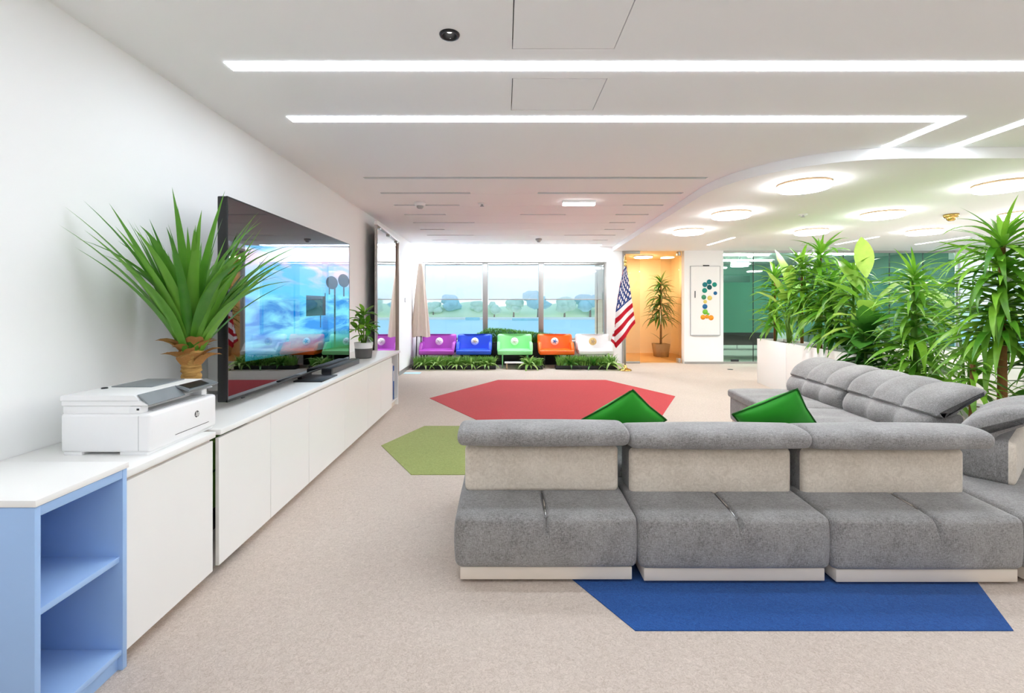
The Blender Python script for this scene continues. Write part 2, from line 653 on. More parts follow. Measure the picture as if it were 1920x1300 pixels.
def loft_x(bm, prof, x0, x1, r, n=10, disp=None, extra=()):
    """Closed (y, z) profile run along x with rounded ends; disp(u, k, p, nrm)->offset along the normal."""
    c = sum(prof, Vector((0, 0))) / len(prof)
    ext = max((p - c).length for p in prof)
    m = len(prof)
    nr = []
    for i in range(m):
        t = prof[(i + 1) % m] - prof[i - 1]
        nr.append(Vector((t.y, -t.x)).normalized())
    if (prof[0] + nr[0] * 0.01 - c).length < (prof[0] - c).length:
        nr = [-q for q in nr]
    xs = []
    for i in range(6):
        a = i / 5 * PI / 2
        xs.append((x0 + r * (1 - math.sin(a)) if False else x0 + r - r * math.cos(a), r * (1 - math.sin(a))))
    us = sorted({(x0 + r) + (x1 - x0 - 2 * r) * i / n for i in range(1, n)} | {e for e in extra if x0 + r < e < x1 - r})
    xs += [(q, 0.0) for q in us]
    for i in range(5, -1, -1):
        a = i / 5 * PI / 2
        xs.append((x1 - r + r * math.cos(a), r * (1 - math.sin(a))))
    rings = []
    for x, ins in xs:
        u = (x - x0) / (x1 - x0)
        ring = []
        for k, p in enumerate(prof):
            q = p - nr[k] * ins
            if disp:
                q = q + nr[k] * disp(u, k / m, p, nr[k])
            ring.append(bm.verts.new((x, q.x, q.y)))
        rings.append(ring)
    for a, b in zip(rings, rings[1:]):
        for k in range(m):
            bm.faces.new((a[k], a[(k + 1) % m], b[(k + 1) % m], b[k]))
    bm.faces.new(rings[0][::-1])
    bm.faces.new(rings[-1])
    bmesh.ops.recalc_face_normals(bm, faces=bm.faces[:])
    return bm


def copy_tree(o, parent=None):
    c = o.copy()
    COL.objects.link(c)
    if parent:
        c.parent = parent
    for ch in list(o.children):
        copy_tree(ch, c)
    return c


# ------------------------------------------------------------------ the room
WX0, WX1, WY0, WY1 = -2.08, 10.75, -2.6, 11.1
HC, HL = 2.79, 2.69
struct('floor', bxo(WX0 - .15, WX1 + .15, WY0 - .15, 11.25, -0.2, 0.0), 'carpet')
struct('wall_left', bxo(WX0 - .15, WX0, WY0, WY1 + .12, 0, HC + .1), 'wall')
struct('wall_rear', bxo(WX0 - .15, WX1 + .15, WY0 - .15, WY0, 0, HC + .1), 'wall')
# back wall with the window opening
WN = (-1.95, 2.46, 0.55, 2.43)
bm = B()
box(bm, WX0, WN[0], WY1, WY1 + .12, 0, HC + .1)
box(bm, WN[1], 2.83, WY1, WY1 + .12, 0, HC + .1)
box(bm, WN[0], WN[1], WY1, WY1 + .12, 0, WN[2])
box(bm, WN[0], WN[1], WY1, WY1 + .12, WN[3], HC + .1)
struct('wall_back', bm, 'wall')
struct('wall_pillar', bxo(4.29, 5.22, WY1 - .06, WY1 + .12, 0, HC + .1), 'wall')
# right wall with a long window band
bm = B()
box(bm, WX1, WX1 + .12, WY0, WY1 + .12, 0, 0.35)
box(bm, WX1, WX1 + .12, WY0, WY1 + .12, 2.5, HC + .1)
box(bm, WX1, WX1 + .12, WY0, 3.0, 0.35, 2.5)
struct('wall_right', bm, 'wall')
# skirtings
struct('baseboard_left', bxo(WX0, WX0 + .012, 6.7, WY1, 0, 0.08), 'alu')
struct('baseboard_back', bxo(4.29, 5.22, WY1 - .072, WY1 - .06, 0, 0.05), 'alu')

# ceiling: a sheet with real openings for lights, slots and hatches
holes = []


def hole(x0, x1, y0, y1):
    holes.append((x0, x1, y0, y1))


STR1 = [(-1.6, 3.99, 2.652, 2.748), (3.895, 3.99, 2.748, 4.06)]
STR2 = [(-1.6, 3.40, 3.416, 3.515), (3.305, 3.40, 3.515, 4.06)]
REAR = [[(-1.6, 3.99, yy, yy + .096)] for yy in (-1.6, -0.6, 0.4, 1.3)] + [[(xx, xx + .096, -1.6, 2.2)] for xx in (5.4, 7.0, 8.6)]  # unseen strips added to brighten the room from out of frame
for st in [STR1, STR2] + REAR:
    for h in st:
        hole(*h)
SLY = [5.04, 5.73, 6.43, 7.10, 7.80, 8.50, 9.20, 9.9]
for y in SLY:
    hole(-1.535, 2.22, y, y + .075)
HATCH = [(0.043, 0.60, 1.93, 2.52), (0.05, 0.635, 2.845, 3.313)]
for (a, b, c, d) in HATCH:
    g = 0.005
    hole(a, b, c, c + g), hole(a, b, d - g, d), hole(a, a + g, c, d), hole(b - g, b, c, d)
COVE = [(-2.0, 2.25, 10.72, 10.92)]
hole(*COVE[0])
DL = (-0.28, 2.385)
hole(DL[0] - .036, DL[0] + .036, DL[1] - .036, DL[1] + .036)


def grid_sheet(bm, x0, x1, y0, y1, z, depth, hs):
    xs = sorted({x0, x1} | {h[0] for h in hs} | {h[1] for h in hs})
    ys = sorted({y0, y1} | {h[2] for h in hs} | {h[3] for h in hs})
    xs = [q for q in xs if x0 <= q <= x1]
    ys = [q for q in ys if y0 <= q <= y1]
    solid = {}
    for i in range(len(xs) - 1):
        for j in range(len(ys) - 1):
            cx, cy = (xs[i] + xs[i + 1]) / 2, (ys[j] + ys[j + 1]) / 2
            solid[i, j] = not any(h[0] < cx < h[1] and h[2] < cy < h[3] for h in hs)
    cache = {}

    def V(x, y, zz):
        k = (x, y, zz)
        if k not in cache:
            cache[k] = bm.verts.new(k)
        return cache[k]
    for (i, j), s in solid.items():
        xa, xb, ya, yb = xs[i], xs[i + 1], ys[j], ys[j + 1]
        if s:
            bm.faces.new((V(xa, ya, z), V(xa, yb, z), V(xb, yb, z), V(xb, ya, z)))
            continue
        for di, dj, p, q in ((-1, 0, (xa, ya), (xa, yb)), (1, 0, (xb, ya), (xb, yb)), (0, -1, (xa, ya), (xb, ya)), (0, 1, (xa, yb), (xb, yb))):
            if solid.get((i + di, j + dj), True):
                bm.faces.new((V(*p, z), V(*q, z), V(*q, z + depth), V(*p, z + depth)))
    return bm


struct('ceiling', grid_sheet(B(), WX0, WX1, WY0, WY1, HC, 0.06, holes), 'ceil', smooth=False)
struct('ceiling_slab', bxo(WX0 - .15, WX1 + .15, WY0 - .15, 16.2, HC + .12, HC + .3), 'groove')


def strip_light(rects, label, group=None, m='strip'):
    t = thing('linear_light', label, 'ceiling light', (rects[0][0], rects[0][2], HC), 0, group)
    ox, oy = rects[0][0], rects[0][2]
    bm, hm = B(), B()
    for (a, b, c, d) in rects:
        box(bm, a - ox, b - ox, c - oy, d - oy, -0.004, 0.016)
        box(hm, a - ox, b - ox, c - oy, d - oy, 0.017, 0.05)
    obj('diffuser', bm, m, t)
    obj('housing', hm, 'alu', t)
    return t


strip_light(STR1, 'long bright white strip light in the ceiling, wider one nearest the round black spotlight')
strip_light(STR2, 'white strip light in the ceiling bending at a sharp corner to the curved soffit')
for k, st in enumerate(REAR[:4]):
    strip_light(st, '%s straight added fill strip behind the two visible strip lights, unseen' % ['fourth', 'third', 'second', 'first'][k], 'added fill strips behind the camera', 'strip_fill')
for k, st in enumerate(REAR[4:]):
    strip_light(st, '%s lengthwise added fill strip beyond the corner sofa, unseen' % ['first', 'second', 'third'][k], 'added lengthwise fill strips out of frame', 'strip_fill')
strip_light(COVE, 'bright cove light in the ceiling pocket just before the window wall', None, 'cove')
for k, y in enumerate(SLY):
    o = obj('slot_diffuser', bxo(-1.535, 2.22, y, y + .075, HC + 0.045, HC + 0.06), 'slot')
    if k:      # pale blanking strips close the middle of all slots but the first
        for a, b in {1: [(-.42, .42)], 2: [(-.62, 1.66)], 3: [(-.9, .25), (.95, 1.72)], 4: [(-.5, 1.78)], 5: [(-1.1, 1.85)], 6: [(-.6, 1.2)], 7: [(-1.2, 1.9)]}[k]:
            obj('blanking_strip', bxo(a, b, y + .002, y + .073, HC + .001, HC + .012), 'ceil', o)
    where = ['first and longest looking, nearest the strip lights', 'second from the strip lights', 'third, just behind the white smoke detector',
             'fourth from the strip lights, behind the emergency light', 'fifth from the strip lights', 'third from the window wall',
             'second from the window wall', 'last, nearest the window wall'][k]
    tag(o, 'dark linear air slot in the ceiling, ' + where, 'air vent', 'linear air slots in the ceiling')
for (a, b, c, d), l in zip(HATCH, ('larger square access panel in the ceiling beside the black spotlight', 'smaller access panel in the ceiling between the two strip lights')):
    g = 0.006
    t = thing('access_panel', l, 'access panel', (a, c, HC), 0)
    obj('backing', bxo(0, b - a, 0, d - c, 0.05, 0.058), 'groove', t)
    obj('panel', bxo(g, b - a - g, g, d - c - g, 0.0005, 0.012), 'ceil', t)

# spotlight
t = thing('ceiling_spotlight', 'round black recessed spotlight in the white ceiling', 'spotlight', (DL[0], DL[1], HC))
obj('trim_ring', lathe(B(), [(0.036, -0.001), (0.038, -0.009), (0.050, -0.008), (0.053, -0.0005), (0.036, -0.001)], n=32), 'black', t)
obj('reflector', lathe(B(), [(0.0365, -0.001), (0.034, 0.02), (0.026, 0.045), (0, 0.045)], n=32), 'dark', t)
obj('bulb', lathe(B(), [(0, 0.012), (0.014, 0.014), (0.018, 0.02), (0.018, 0.044)], n=20), 'bulb', t)

# lower ceiling with the curved edge
poly = []
for i in range(17):
    a = i / 16 * PI / 2
    # superellipse corner from (2.33, 5.5) to (3.6, 4.08)
    poly.append((3.6 - 1.27 * math.cos(a) ** 0.9, 5.5 - 1.42 * math.sin(a) ** 0.9))
poly += [(WX1, 4.08), (WX1, WY1), (2.6, WY1)]
bm = prism(B(), poly, HL, HC - 0.0005)
bmesh.ops.recalc_face_normals(bm, faces=bm.faces[:])
struct('ceiling_soffit', bm, 'ceil', ang=30)

# round lamps under the lower ceiling
LAMP_TXT = {(0, 0): 'big round lamp under the lower ceiling, just behind the curved soffit edge', (0, 1): 'round ceiling lamp, middle of the three nearest the air slots',
            (0, 2): 'round ceiling lamp above the warm lit glass room, farthest of its row', (1, 0): 'big round ceiling lamp above the tallest plant, cut by the frame edge',
            (1, 1): 'round ceiling lamp above the banana leaves, in the middle of the grid', (1, 2): 'round ceiling lamp over the spiky plants on the white planter',
            (2, 0): 'round ceiling lamp outside the frame over the white storage bench', (2, 1): 'round ceiling lamp half hidden behind the tallest plant top',
            (2, 2): 'round ceiling lamp just beyond the brown smoke detector',
            (3, 0): 'added unseen fill lamp by the side windows, first of three', (3, 1): 'added unseen fill lamp by the side windows, middle of three', (3, 2): 'added unseen fill lamp by the side windows, last of three'}
lamp0 = None
for i, lx in enumerate((3.18, 5.30, 7.25, 9.3)):  # last column added out of view as fill for the back
    for j, ly in enumerate((4.92, 6.5, 8.0)):
        if lamp0 is None:
            lamp0 = thing('round_ceiling_lamp', LAMP_TXT[i, j], 'ceiling lamp', (lx, ly, HL), 0, 'round lamps under the lower ceiling, with added unseen fill lamps')
            obj('rim', lathe(B(), [(0.235, 0), (0.252, -0.002), (0.256, -0.022), (0.25, -0.026), (0.235, -0.02)], n=40), 'pot_tan', lamp0)
            obj('diffuser', lathe(B(), [(0.25, -0.02), (0.257, -0.030), (0.254, -0.052), (0.235, -0.066), (0, -0.07)], n=40), 'round', lamp0)
        else:
            c = copy_tree(lamp0)
            c.location = (lx, ly, HL)
            c['label'] = LAMP_TXT[i, j]
for xx, yy, l in ((4.38, 9.4, 'short thin line light in the lower ceiling near the whiteboard'), (7.05, 9.3, 'short thin line light in the lower ceiling over the plant row'),
                  (8.75, 9.3, 'short thin line light in the lower ceiling near the side windows')):
    t = thing('line_light', l, 'ceiling light', (xx, yy, HL))
    obj('diffuser', bxo(-.03, .03, -.55, .55, -0.008, 0.0, 0.003), 'line_l', t)
    obj('frame', bxo(-.036, .036, -.556, .556, -0.004, 0.0), 'white_pl', t)

# detectors and small ceiling fittings


def detector(name, label, loc, s, m1, m2):
    t = thing(name, label, 'detector', loc)
    obj('base', lathe(B(), [(0, 0), (0.075 * s, 0), (0.075 * s, -0.03 * s), (0.06 * s, -0.045 * s), (0, -0.045 * s)], n=24), m1, t)
    obj('sensor', lathe(B(), [(0.045 * s, -0.045 * s), (0.045 * s, -0.065 * s), (0.03 * s, -0.082 * s), (0, -0.084 * s)], n=20), m2, t)


detector('smoke_detector', 'white dome smoke detector hanging by the third ceiling slot', (-1.14, 6.3, HC), 1.0, 'white_pl', 'tray')
detector('smoke_detector', 'brown gold capped smoke detector under the lower ceiling', (6.36, 6.6, HL), 1.15, 'brass', 'brass')
detector('smoke_detector', 'small grey detector on the ceiling just before the window wall', (0.73, 9.75, HC), 0.9, 'tray', 'tray')
for lx, ly, lz, l in ((-0.3, 6.35, HC, 'small white sprinkler head in the ceiling between detector and emergency light'), (4.25, 6.6, HL, 'small white sprinkler head among the round ceiling lamps')):
    t = thing('sprinkler', l, 'sprinkler', (lx, ly, lz))
    obj('rosette', lathe(B(), [(0, 0), (0.06, 0), (0.055, -0.012), (0.02, -0.016), (0, -0.016)], n=24), 'white_pl', t)
    obj('nozzle', lathe(B(), [(0.018, -0.014), (0.016, -0.035), (0.03, -0.037), (0.03, -0.041), (0, -0.043)], n=16), 'tray', t)
t = thing('emergency_light', 'white rectangular emergency light box on the ceiling', 'emergency light', (1.0, 6.2, HC))
obj('housing', bxo(-.22, .22, -.05, .05, -.03, 0, .005), 'white_pl', t)
obj('lens', bxo(-.215, .215, -.045, .045, -.06, -.03, .008), 'em_l', t)

# ------------------------------------------------------------------ window wall
t = thing('window_1', 'wide aluminium window with three bays and sheer blinds', 'window', (0, WY1 + .06, 0))
t['kind'] = 'structure'
del t['category']
fr = B()
x0, x1, z0, z1 = WN
for a, b in ((x0, x0 + .06), (x1 - .06, x1), (-.51, -.39), (.83, .95)):
    box(fr, a, b, -.03, .03, z0, z1, .004)
box(fr, x0, x1, -.03, .03, z0, z0 + .06, .004)
box(fr, x0, x1, -.035, .035, z1 - .05, z1, .004)
obj('frame', fr, 'alu', t)
for a, b in ((x0 + .06, -.51), (-.39, .83), (.95, x1 - .06)):
    obj('pane', bxo(a, b, -.004, .004, z0 + .06, z1 - .05), 'glass', t)
    rb = B()
    tube(rb, [(a + .01, -.05, z1 - .05), (b - .01, -.05, z1 - .05)], .025, 10)
    r_ = obj('blind_roller', rb, 'alu', t)
    k = obj('blind', bxo(a + .02, b - .02, -.048, -.046, 1.54, z1 - .05), 'blind', r_)
    obj('hem_bar', bxo(a + .02, b - .02, -.053, -.043, 1.52, 1.542, .003), 'alu', r_)
struct('trim_1', bxo(x0 - .03, x1 + .03, WY1 - .14, WY1 + .02, z0 - .04, z0, .005), 'white')
cord = B()
tube(cord, [(2.36, WY1 - .02, 1.7), (2.36, WY1 - .02, .75)], .006, 6)
tag(obj('blind_cord', cord, 'dark'), 'thin dark blind cord hanging at the window edge by the flag', 'cord')

# right window band
t = thing('window_2', 'side window band behind the plants', 'window', (WX1 + .06, 0, 0))
t['kind'] = 'structure'
del t['category']
fr = B()
for yy in (3.0, 5.0, 7.0, 9.0, 11.05):
    box(fr, -.03, .03, yy - .03, yy + .03, .35, 2.5)
box(fr, -.03, .03, 3.0, 11.1, .35, .41)
box(fr, -.03, .03, 3.0, 11.1, 2.44, 2.5)
obj('frame', fr, 'alu', t)
for a in (3.03, 5.03, 7.03, 9.03):
    obj('pane', bxo(-.004, .004, a, a + 1.96, .41, 2.44), 'glass', t)

# outside: lake, far shore, hills, trees
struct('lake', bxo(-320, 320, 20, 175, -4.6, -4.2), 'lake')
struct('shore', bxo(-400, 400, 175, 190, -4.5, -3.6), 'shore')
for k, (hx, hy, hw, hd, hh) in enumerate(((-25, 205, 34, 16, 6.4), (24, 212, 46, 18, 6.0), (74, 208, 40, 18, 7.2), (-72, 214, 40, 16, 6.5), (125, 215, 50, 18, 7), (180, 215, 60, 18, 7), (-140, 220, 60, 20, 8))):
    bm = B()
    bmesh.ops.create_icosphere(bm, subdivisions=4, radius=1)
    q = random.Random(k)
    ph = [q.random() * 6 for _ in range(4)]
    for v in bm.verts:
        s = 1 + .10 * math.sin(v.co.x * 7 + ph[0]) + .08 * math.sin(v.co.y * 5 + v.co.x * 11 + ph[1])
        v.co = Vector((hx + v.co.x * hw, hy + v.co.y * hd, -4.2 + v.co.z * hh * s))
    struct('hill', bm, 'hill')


def far_tree(x, y, h, w, m, label):
    t = thing('tree', label, 'tree', (x, y, -3.8), 0, 'trees on the far shore')
    obj('trunk', tube(B(), [(0, 0, 0), (0.1, 0, h * .5)], [h * .05, h * .03], 7), 'bark_far', t)
    bm = B()
    q = random.Random(int(x * 13 + h * 7))
    for _ in range(6):
        mt = Matrix.Translation((q.uniform(-.3, .3) * w, q.uniform(-.3, .3) * w, h * q.uniform(.45, .82))) @ Matrix.Diagonal((w * q.uniform(.3, .5), w * .4, h * q.uniform(.18, .3), 1))
        bmesh.ops.create_icosphere(bm, subdivisions=2, radius=1, matrix=mt)
    for v in bm.verts:
        v.co += Vector((q.uniform(-1, 1), q.uniform(-1, 1), q.uniform(-1, 1))) * w * .05
    obj('crown', bm, m, t)


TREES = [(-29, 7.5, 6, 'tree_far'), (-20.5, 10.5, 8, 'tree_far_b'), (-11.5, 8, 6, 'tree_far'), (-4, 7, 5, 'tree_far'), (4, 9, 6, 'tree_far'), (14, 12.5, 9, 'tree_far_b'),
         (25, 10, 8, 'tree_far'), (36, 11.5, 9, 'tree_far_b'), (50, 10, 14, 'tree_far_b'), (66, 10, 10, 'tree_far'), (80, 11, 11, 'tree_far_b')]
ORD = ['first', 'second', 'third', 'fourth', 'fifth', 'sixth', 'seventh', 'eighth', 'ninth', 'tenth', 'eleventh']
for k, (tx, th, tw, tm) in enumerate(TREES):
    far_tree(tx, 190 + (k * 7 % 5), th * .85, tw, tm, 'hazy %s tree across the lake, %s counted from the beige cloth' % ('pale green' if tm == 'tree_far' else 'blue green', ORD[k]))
t = obj('jetty', bxo(-14, -9, 168, 172, -4.2, -3.2), 'tree_far_b')
tag(t, 'low teal jetty block on the lake, seen through the first window bay', 'jetty')
t = obj('jetty', bxo(3, 14, 165, 171, -4.2, -3.5), 'tree_far_b')
tag(t, 'low flat jetty on the lake, seen through the middle window bay', 'jetty')

# ------------------------------------------------------------------ warm glass room
bm = B()
box(bm, 2.72, 2.83, WY1 + .12, 13.9, 0, 2.75)
struct('wall_warm_left', bm, 'warm_wall')
struct('wall_warm_right', bxo(4.86, 4.97, WY1 + .12, 13.9, 0, 2.75), 'warm_wall')
struct('wall_warm_back', bxo(2.72, 4.97, 13.5, 13.6, 0, 2.75), 'warm_wall')
struct('ceiling_warm', bxo(2.72, 4.97, WY1 + .12, 13.6, 2.72, 2.8), 'warm_wall')
struct('floor_warm', bxo(2.72, 4.97, 11.25, 13.6, -.1, 0.0), 'wood_warm')
t = thing('round_ceiling_lamp', 'warm round lamp on the ceiling of the orange lit glass room', 'ceiling lamp', (3.75, 12.5, 2.72))
obj('rim', lathe(B(), [(0, 0), (0.25, 0), (0.25, -.03), (0.235, -.03)], n=32), 'white_pl', t)
obj('diffuser', lathe(B(), [(0.24, -.03), (0.23, -.05), (0, -.055)], n=32), 'warm_l', t)
t = thing('glass_partition', 'clear glass panel in a grey metal frame beside the flag', 'partition', (2.83, WY1, 0))
bm = B()
box(bm, 0, .07, -.03, .03, 0, HL, .004)
obj('post', bm, 'alu', t)
obj('header', bxo(.07, .42, -.03, .03, 2.62, HL, .004), 'alu', t)
obj('sill', bxo(.07, .42, -.02, .02, 0, .05, .004), 'alu', t)
obj('pane', bxo(.07, .42, -.006, .006, .05, 2.62), 'glass_warm', t)
t = thing('glass_door', 'frameless glass door standing open with metal hinges by the whiteboard wall', 'door', (4.20, WY1 + .02, 0), R(6))
obj('pane', bxo(-.006, .006, .02, 1.0, .02, 2.64), 'glass_warm', t)
for zz in (.02, 2.58):
    obj('hinge', bxo(-.03, .03, -.02, .1, zz, zz + .1, .006), 'alu', t)
h = B()
tube(h, [(-.03, .9, .9), (-.06, .9, .9), (-.06, .9, 1.3), (-.03, .9, 1.3)], .012, 8)
obj('handle', h, 'chrome', t)

# ------------------------------------------------------------------ teal glass office behind the plants
GX = [5.22, 5.95, 7.0, 8.1, 9.2, 10.0, WX1]
t = thing('glass_partition', 'teal tinted glass office front with frosted band behind the plants', 'partition', (0, WY1 - .02, 0))
fr = B()
box(fr, 5.22, WX1, -.025, .025, 0, .05)
box(fr, 5.22, WX1, -.025, .025, 2.64, HL)
obj('frame', fr, 'alu', t)
for a, b in zip(GX, GX[1:]):
    p_ = obj('pane', bxo(a + .004, b - .004, -.006, .006, .05, 2.64), 'glass_teal', t)
    obj('frosted_film', bxo(a + .006, b - .006, .008, .010, .74, 1.94), 'film', p_)
for a in GX[1:-1]:
    obj('mullion', bxo(a - .004, a + .004, -.012, .012, .05, 2.64), 'dark', t)
obj('patch_fitting', bxo(5.42, 5.6, -.02, .02, .05, .1, .004), 'dark', t)
struct('floor_office', bxo(4.98, WX1 + .15, 11.25, 16.2, -.1, 0), 'dgrey_floor')
struct('wall_office', bxo(4.98, WX1 + .15, 16.0, 16.15, 0, 2.85), 'teal_wall')
struct('wall_office_right', bxo(WX1, WX1 + .15, 11.22, 16.0, 0, 2.85), 'teal_wall')
struct('ceiling_office', bxo(4.98, WX1 + .15, 11.22, 16.15, 2.78, 2.86), 'ceil')
for k, (a, y) in enumerate(((6.0, 12.6), (8.4, 12.4), (7.0, 14.2))):
    o = obj('line_light', bxo(a - .6, a + 1.2, y, y + .06, 2.74, 2.778), 'cool_l')
    tag(o, ['white line light in the glass office above the desk', 'white line light in the glass office behind the banana leaves', 'white line light deep in the glass office'][k], 'ceiling light')
for k, (a, y) in enumerate(((5.7, 11.9), (6.45, 11.9), (6.9, 13.0), (9.0, 12.5))):
    o = obj('spot_lamp', lathe(B(), [(0, 0), (.07, 0), (.07, -.03), (.05, -.045), (0, -.045)], (a, y, 2.78), 16), 'cool_l')
    tag(o, ['small spot lamp on the office ceiling nearest the whiteboard', 'second small spot lamp on the office ceiling from the whiteboard', 'third small spot lamp on the office ceiling, deeper in', 'small spot lamp on the office ceiling behind the banana leaves'][k], 'spotlight', 'spot lamps in the glass office')
o = obj('wall_screen', bxo(6.3, 7.9, 14.9, 15.0, 1.5, 2.35, .01), 'dark_green')
tag(o, 'dark green screen panel high in the glass office', 'screen')
o = obj('wall_screen', bxo(8.9, 10.2, 15.0, 15.1, 1.5, 2.35, .01), 'dark')
tag(o, 'dark wall screen in the glass office beyond the banana leaves', 'screen')
t = thing('pendant_lamp', 'white drum pendant lamp hanging in the glass office', 'lamp', (6.4, 12.6, 2.78))
obj('rod', tube(B(), [(0, 0, -.18), (0, 0, 0)], .012, 8), 'dark', t)
obj('lamp_shade', lathe(B(), [(0.1, -.18), (.22, -.2), (.24, -.33), (.22, -.33)], n=24), 'pot_white', t)
obj('diffuser', lathe(B(), [(.22, -.32), (.21, -.335), (0, -.34)], n=24), 'cool_l', t)
t = thing('office_desk', 'pale desk with a dark panel inside the teal glass office', 'desk', (6.3, 12.4, 0))
obj('desktop', bxo(-.9, 1.2, -.4, .4, .70, .74, .006), 'white', t)
obj('panel', bxo(-.8, 1.1, .3, .33, .3, .70), 'dark', t)
for sx in (-.8, 1.1):
    for sy in (-.33, .33):
        obj('leg', bxo(sx - .03, sx + .03, sy - .03, sy + .03, 0, .70), 'alu', t)
t = thing('office_cabinet', 'low grey cabinet on the glass office floor behind the desk', 'cabinet', (7.2, 14.6, 0))
obj('body', bxo(-2, 2, -.25, .25, 0, .8, .01), 'tray', t)
for k in range(4):
    obj('door', bxo(-1.98 + k, -1.02 + k, -.27, -.25, .05, .78, .006), 'white', t)

# ------------------------------------------------------------------ left cabinets
CT = 0.757       # worktop height
FX = -1.475      # door faces


def cabinet_run(name, y0, y1, seams, label, end_niche=None, mat='white', inset=0.0):
    t = thing(name, label, 'cabinet', (0, y0, 0))
    L = y1 - y0
    cb = B()
    box(cb, WX0 + .005, FX - .06, inset, L, 0.0, 0.06)
    kick = obj('plinth', cb, 'cream', t)
    cb = B()
    ye = L if end_niche is None else end_niche - y0
    box(cb, WX0 + .005, FX - .02, inset, ye, .05, CT - .032)
    obj('carcass', cb, 'cream', t)
    obj('worktop', bxo(WX0 + .003, FX + .012, -.002, L + .002, CT - .03, CT, .004), mat, t)
    for a, b in zip(seams, seams[1:]):
        obj('door', bxo(FX - .02, FX, a - y0 + .002, b - y0 - .002, .05, CT - .046, .0015, 1), mat, t)
    return t


cabinet_run('low_cabinet', 1.80, 2.355, [1.80, 2.353], 'white low cabinet with one plain door under the printer')
run = cabinet_run('sideboard', 2.40, 6.56, [2.40, 2.935, 3.51, 4.30, 5.03, 5.555, 6.10], 'long white sideboard with plain doors under the television', end_niche=6.10, inset=.30)
obj('end_panel', bxo(WX0 + .005, FX - .02, 4.13, 4.158, 0, CT - .03), 'white', run)
obj('shelf', bxo(WX0 + .005, FX - .03, 3.70, 4.13, .08, .1), 'white', run)
obj('divider', bxo(WX0 + .3, WX0 + .32, 3.70, 4.13, .1, CT - .03), 'white', run)
for k, (yy, hh, m, l) in enumerate(((6.14, .52, 'dark', 'dark grey binder in the open end of the long sideboard'), (6.21, .50, 'c_blue', 'blue binder standing in the open end of the long sideboard'),
                                    (6.28, .50, 'pot_white', 'white binder beside the blue one in the sideboard end'), (6.36, .46, 'c_blue', 'last blue binder in the sideboard end, by the mirror'))):
    t = thing('binder', l, 'binder', (-1.6, yy, .1), 0, 'binders in the sideboard end')
    obj('cover', bxo(-.13, .08, 0, .06, 0, hh, .003), m, t)
    obj('spine_label', bxo(.08, .082, .012, .048, hh * .55, hh * .85), 'white', t)
# what shows in the gap between the cabinets
t = thing('storage_bag', 'green fabric bag showing in the gap between the white cabinets', 'bag', (-1.72, 2.54, .30))
obj('body', rbox(B(), -.2, .17, -.12, .14, 0, .38, .03, (3, 2, 4)), 'leaf_big', t)
obj('band', rbox(B(), -.203, .173, -.123, .143, .205, .222, .008, (3, 2, 1)), 'green_pipe', t)
t = thing('storage_box', 'small grey box with black lid low in the cabinet gap', 'box', (-1.72, 2.54, .0))
obj('body', bxo(-.2, .17, -.12, .14, 0, .2, .004), 'tray', t)
obj('lid', bxo(-.203, .173, -.123, .143, .2, .295, .006), 'black', t)

# blue open cabinet in the foreground
BX, BY0, BY1 = -1.46, 1.443, 1.797
t = thing('open_cabinet', 'light blue open shelf cabinet with a white top at the frame edge', 'cabinet', (0, BY0, 0))
d = BY1 - BY0
obj('side_panel', bxo(WX0 + .005, BX, 0, .02, 0, .768, .0015), 'blue_lam', t)
obj('side_panel', bxo(WX0 + .005, BX, d - .02, d, 0, .768, .0015), 'blue_lam', t)
obj('top_panel', bxo(WX0 + .005, BX - .001, .02, d - .02, .735, .767, .0015), 'blue_lam', t)
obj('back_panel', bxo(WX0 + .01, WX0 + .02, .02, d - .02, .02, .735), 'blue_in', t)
obj('shelf', bxo(WX0 + .02, BX - .012, .02, d - .02, .414, .436, .0015), 'blue_lam', t)
obj('shelf', bxo(WX0 + .02, BX - .004, .02, d - .02, .058, .080, .0015), 'blue_lam', t)
obj('plinth', bxo(WX0 + .02, BX - .02, .02, d - .02, 0, .058), 'blue_lam', t)
obj('worktop', bxo(WX0 + .003, BX + .006, -.003, d + .003, .770, .792, .002), 'white', t)

# ------------------------------------------------------------------ printer
PY0, PY1, PX0, PXF = 1.977, 2.432, -1.893, -1.507
t = thing('printer', 'white multifunction printer with grey control panel on the low cabinet', 'printer', (PX0, PY0, CT))
D_, W_ = PXF - PX0, PY1 - PY0
bm = B()
# lower body: rounded front corners, cut foot gap on the near side
box(bm, 0, D_, 0, W_, .012, .178, .014, 3)
obj('body', bm, 'white_pl', t)
for (a, b) in ((.0, .09), (.24, .37)):
    obj('foot', bxo(a + .012, b, .005, W_ - .005, 0, .014, .002), 'white_pl', t)
obj('seam_line', bxo(D_ - .052, D_ - .050, -.0004, W_ + .0004, .02, .168), 'tray', t)
obj('upper_body', bxo(.006, D_ - .09, .006, W_ - .006, .176, .212, .006), 'white_pl', t)
obj('side_wing', bxo(D_ - .10, D_ - .045, .006, .05, .176, .21, .006), 'white_pl', t)
obj('side_wing', bxo(D_ - .10, D_ - .045, W_ - .05, W_ - .006, .176, .21, .006), 'white_pl', t)
obj('port', bxo(D_ - .062, D_ - .052, .004, .0065, .192, .2), 'black', t)
obj('output_tray', bxo(D_ - .12, D_ - .025, .05, W_ - .05, .1785, .182, .002), 'tray', t)
# scanner lid
def wedge(bm, prof, y0, y1):
    a = [bm.verts.new((x, y0, z)) for x, z in prof]
    b = [bm.verts.new((x, y1, z)) for x, z in prof]
    n = len(prof)
    bm.faces.new(a)
    bm.faces.new(b[::-1])
    for i in range(n):
        bm.faces.new((a[i], b[i], b[(i + 1) % n], a[(i + 1) % n]))
    bmesh.ops.recalc_face_normals(bm, faces=bm.faces[:])
    return bm


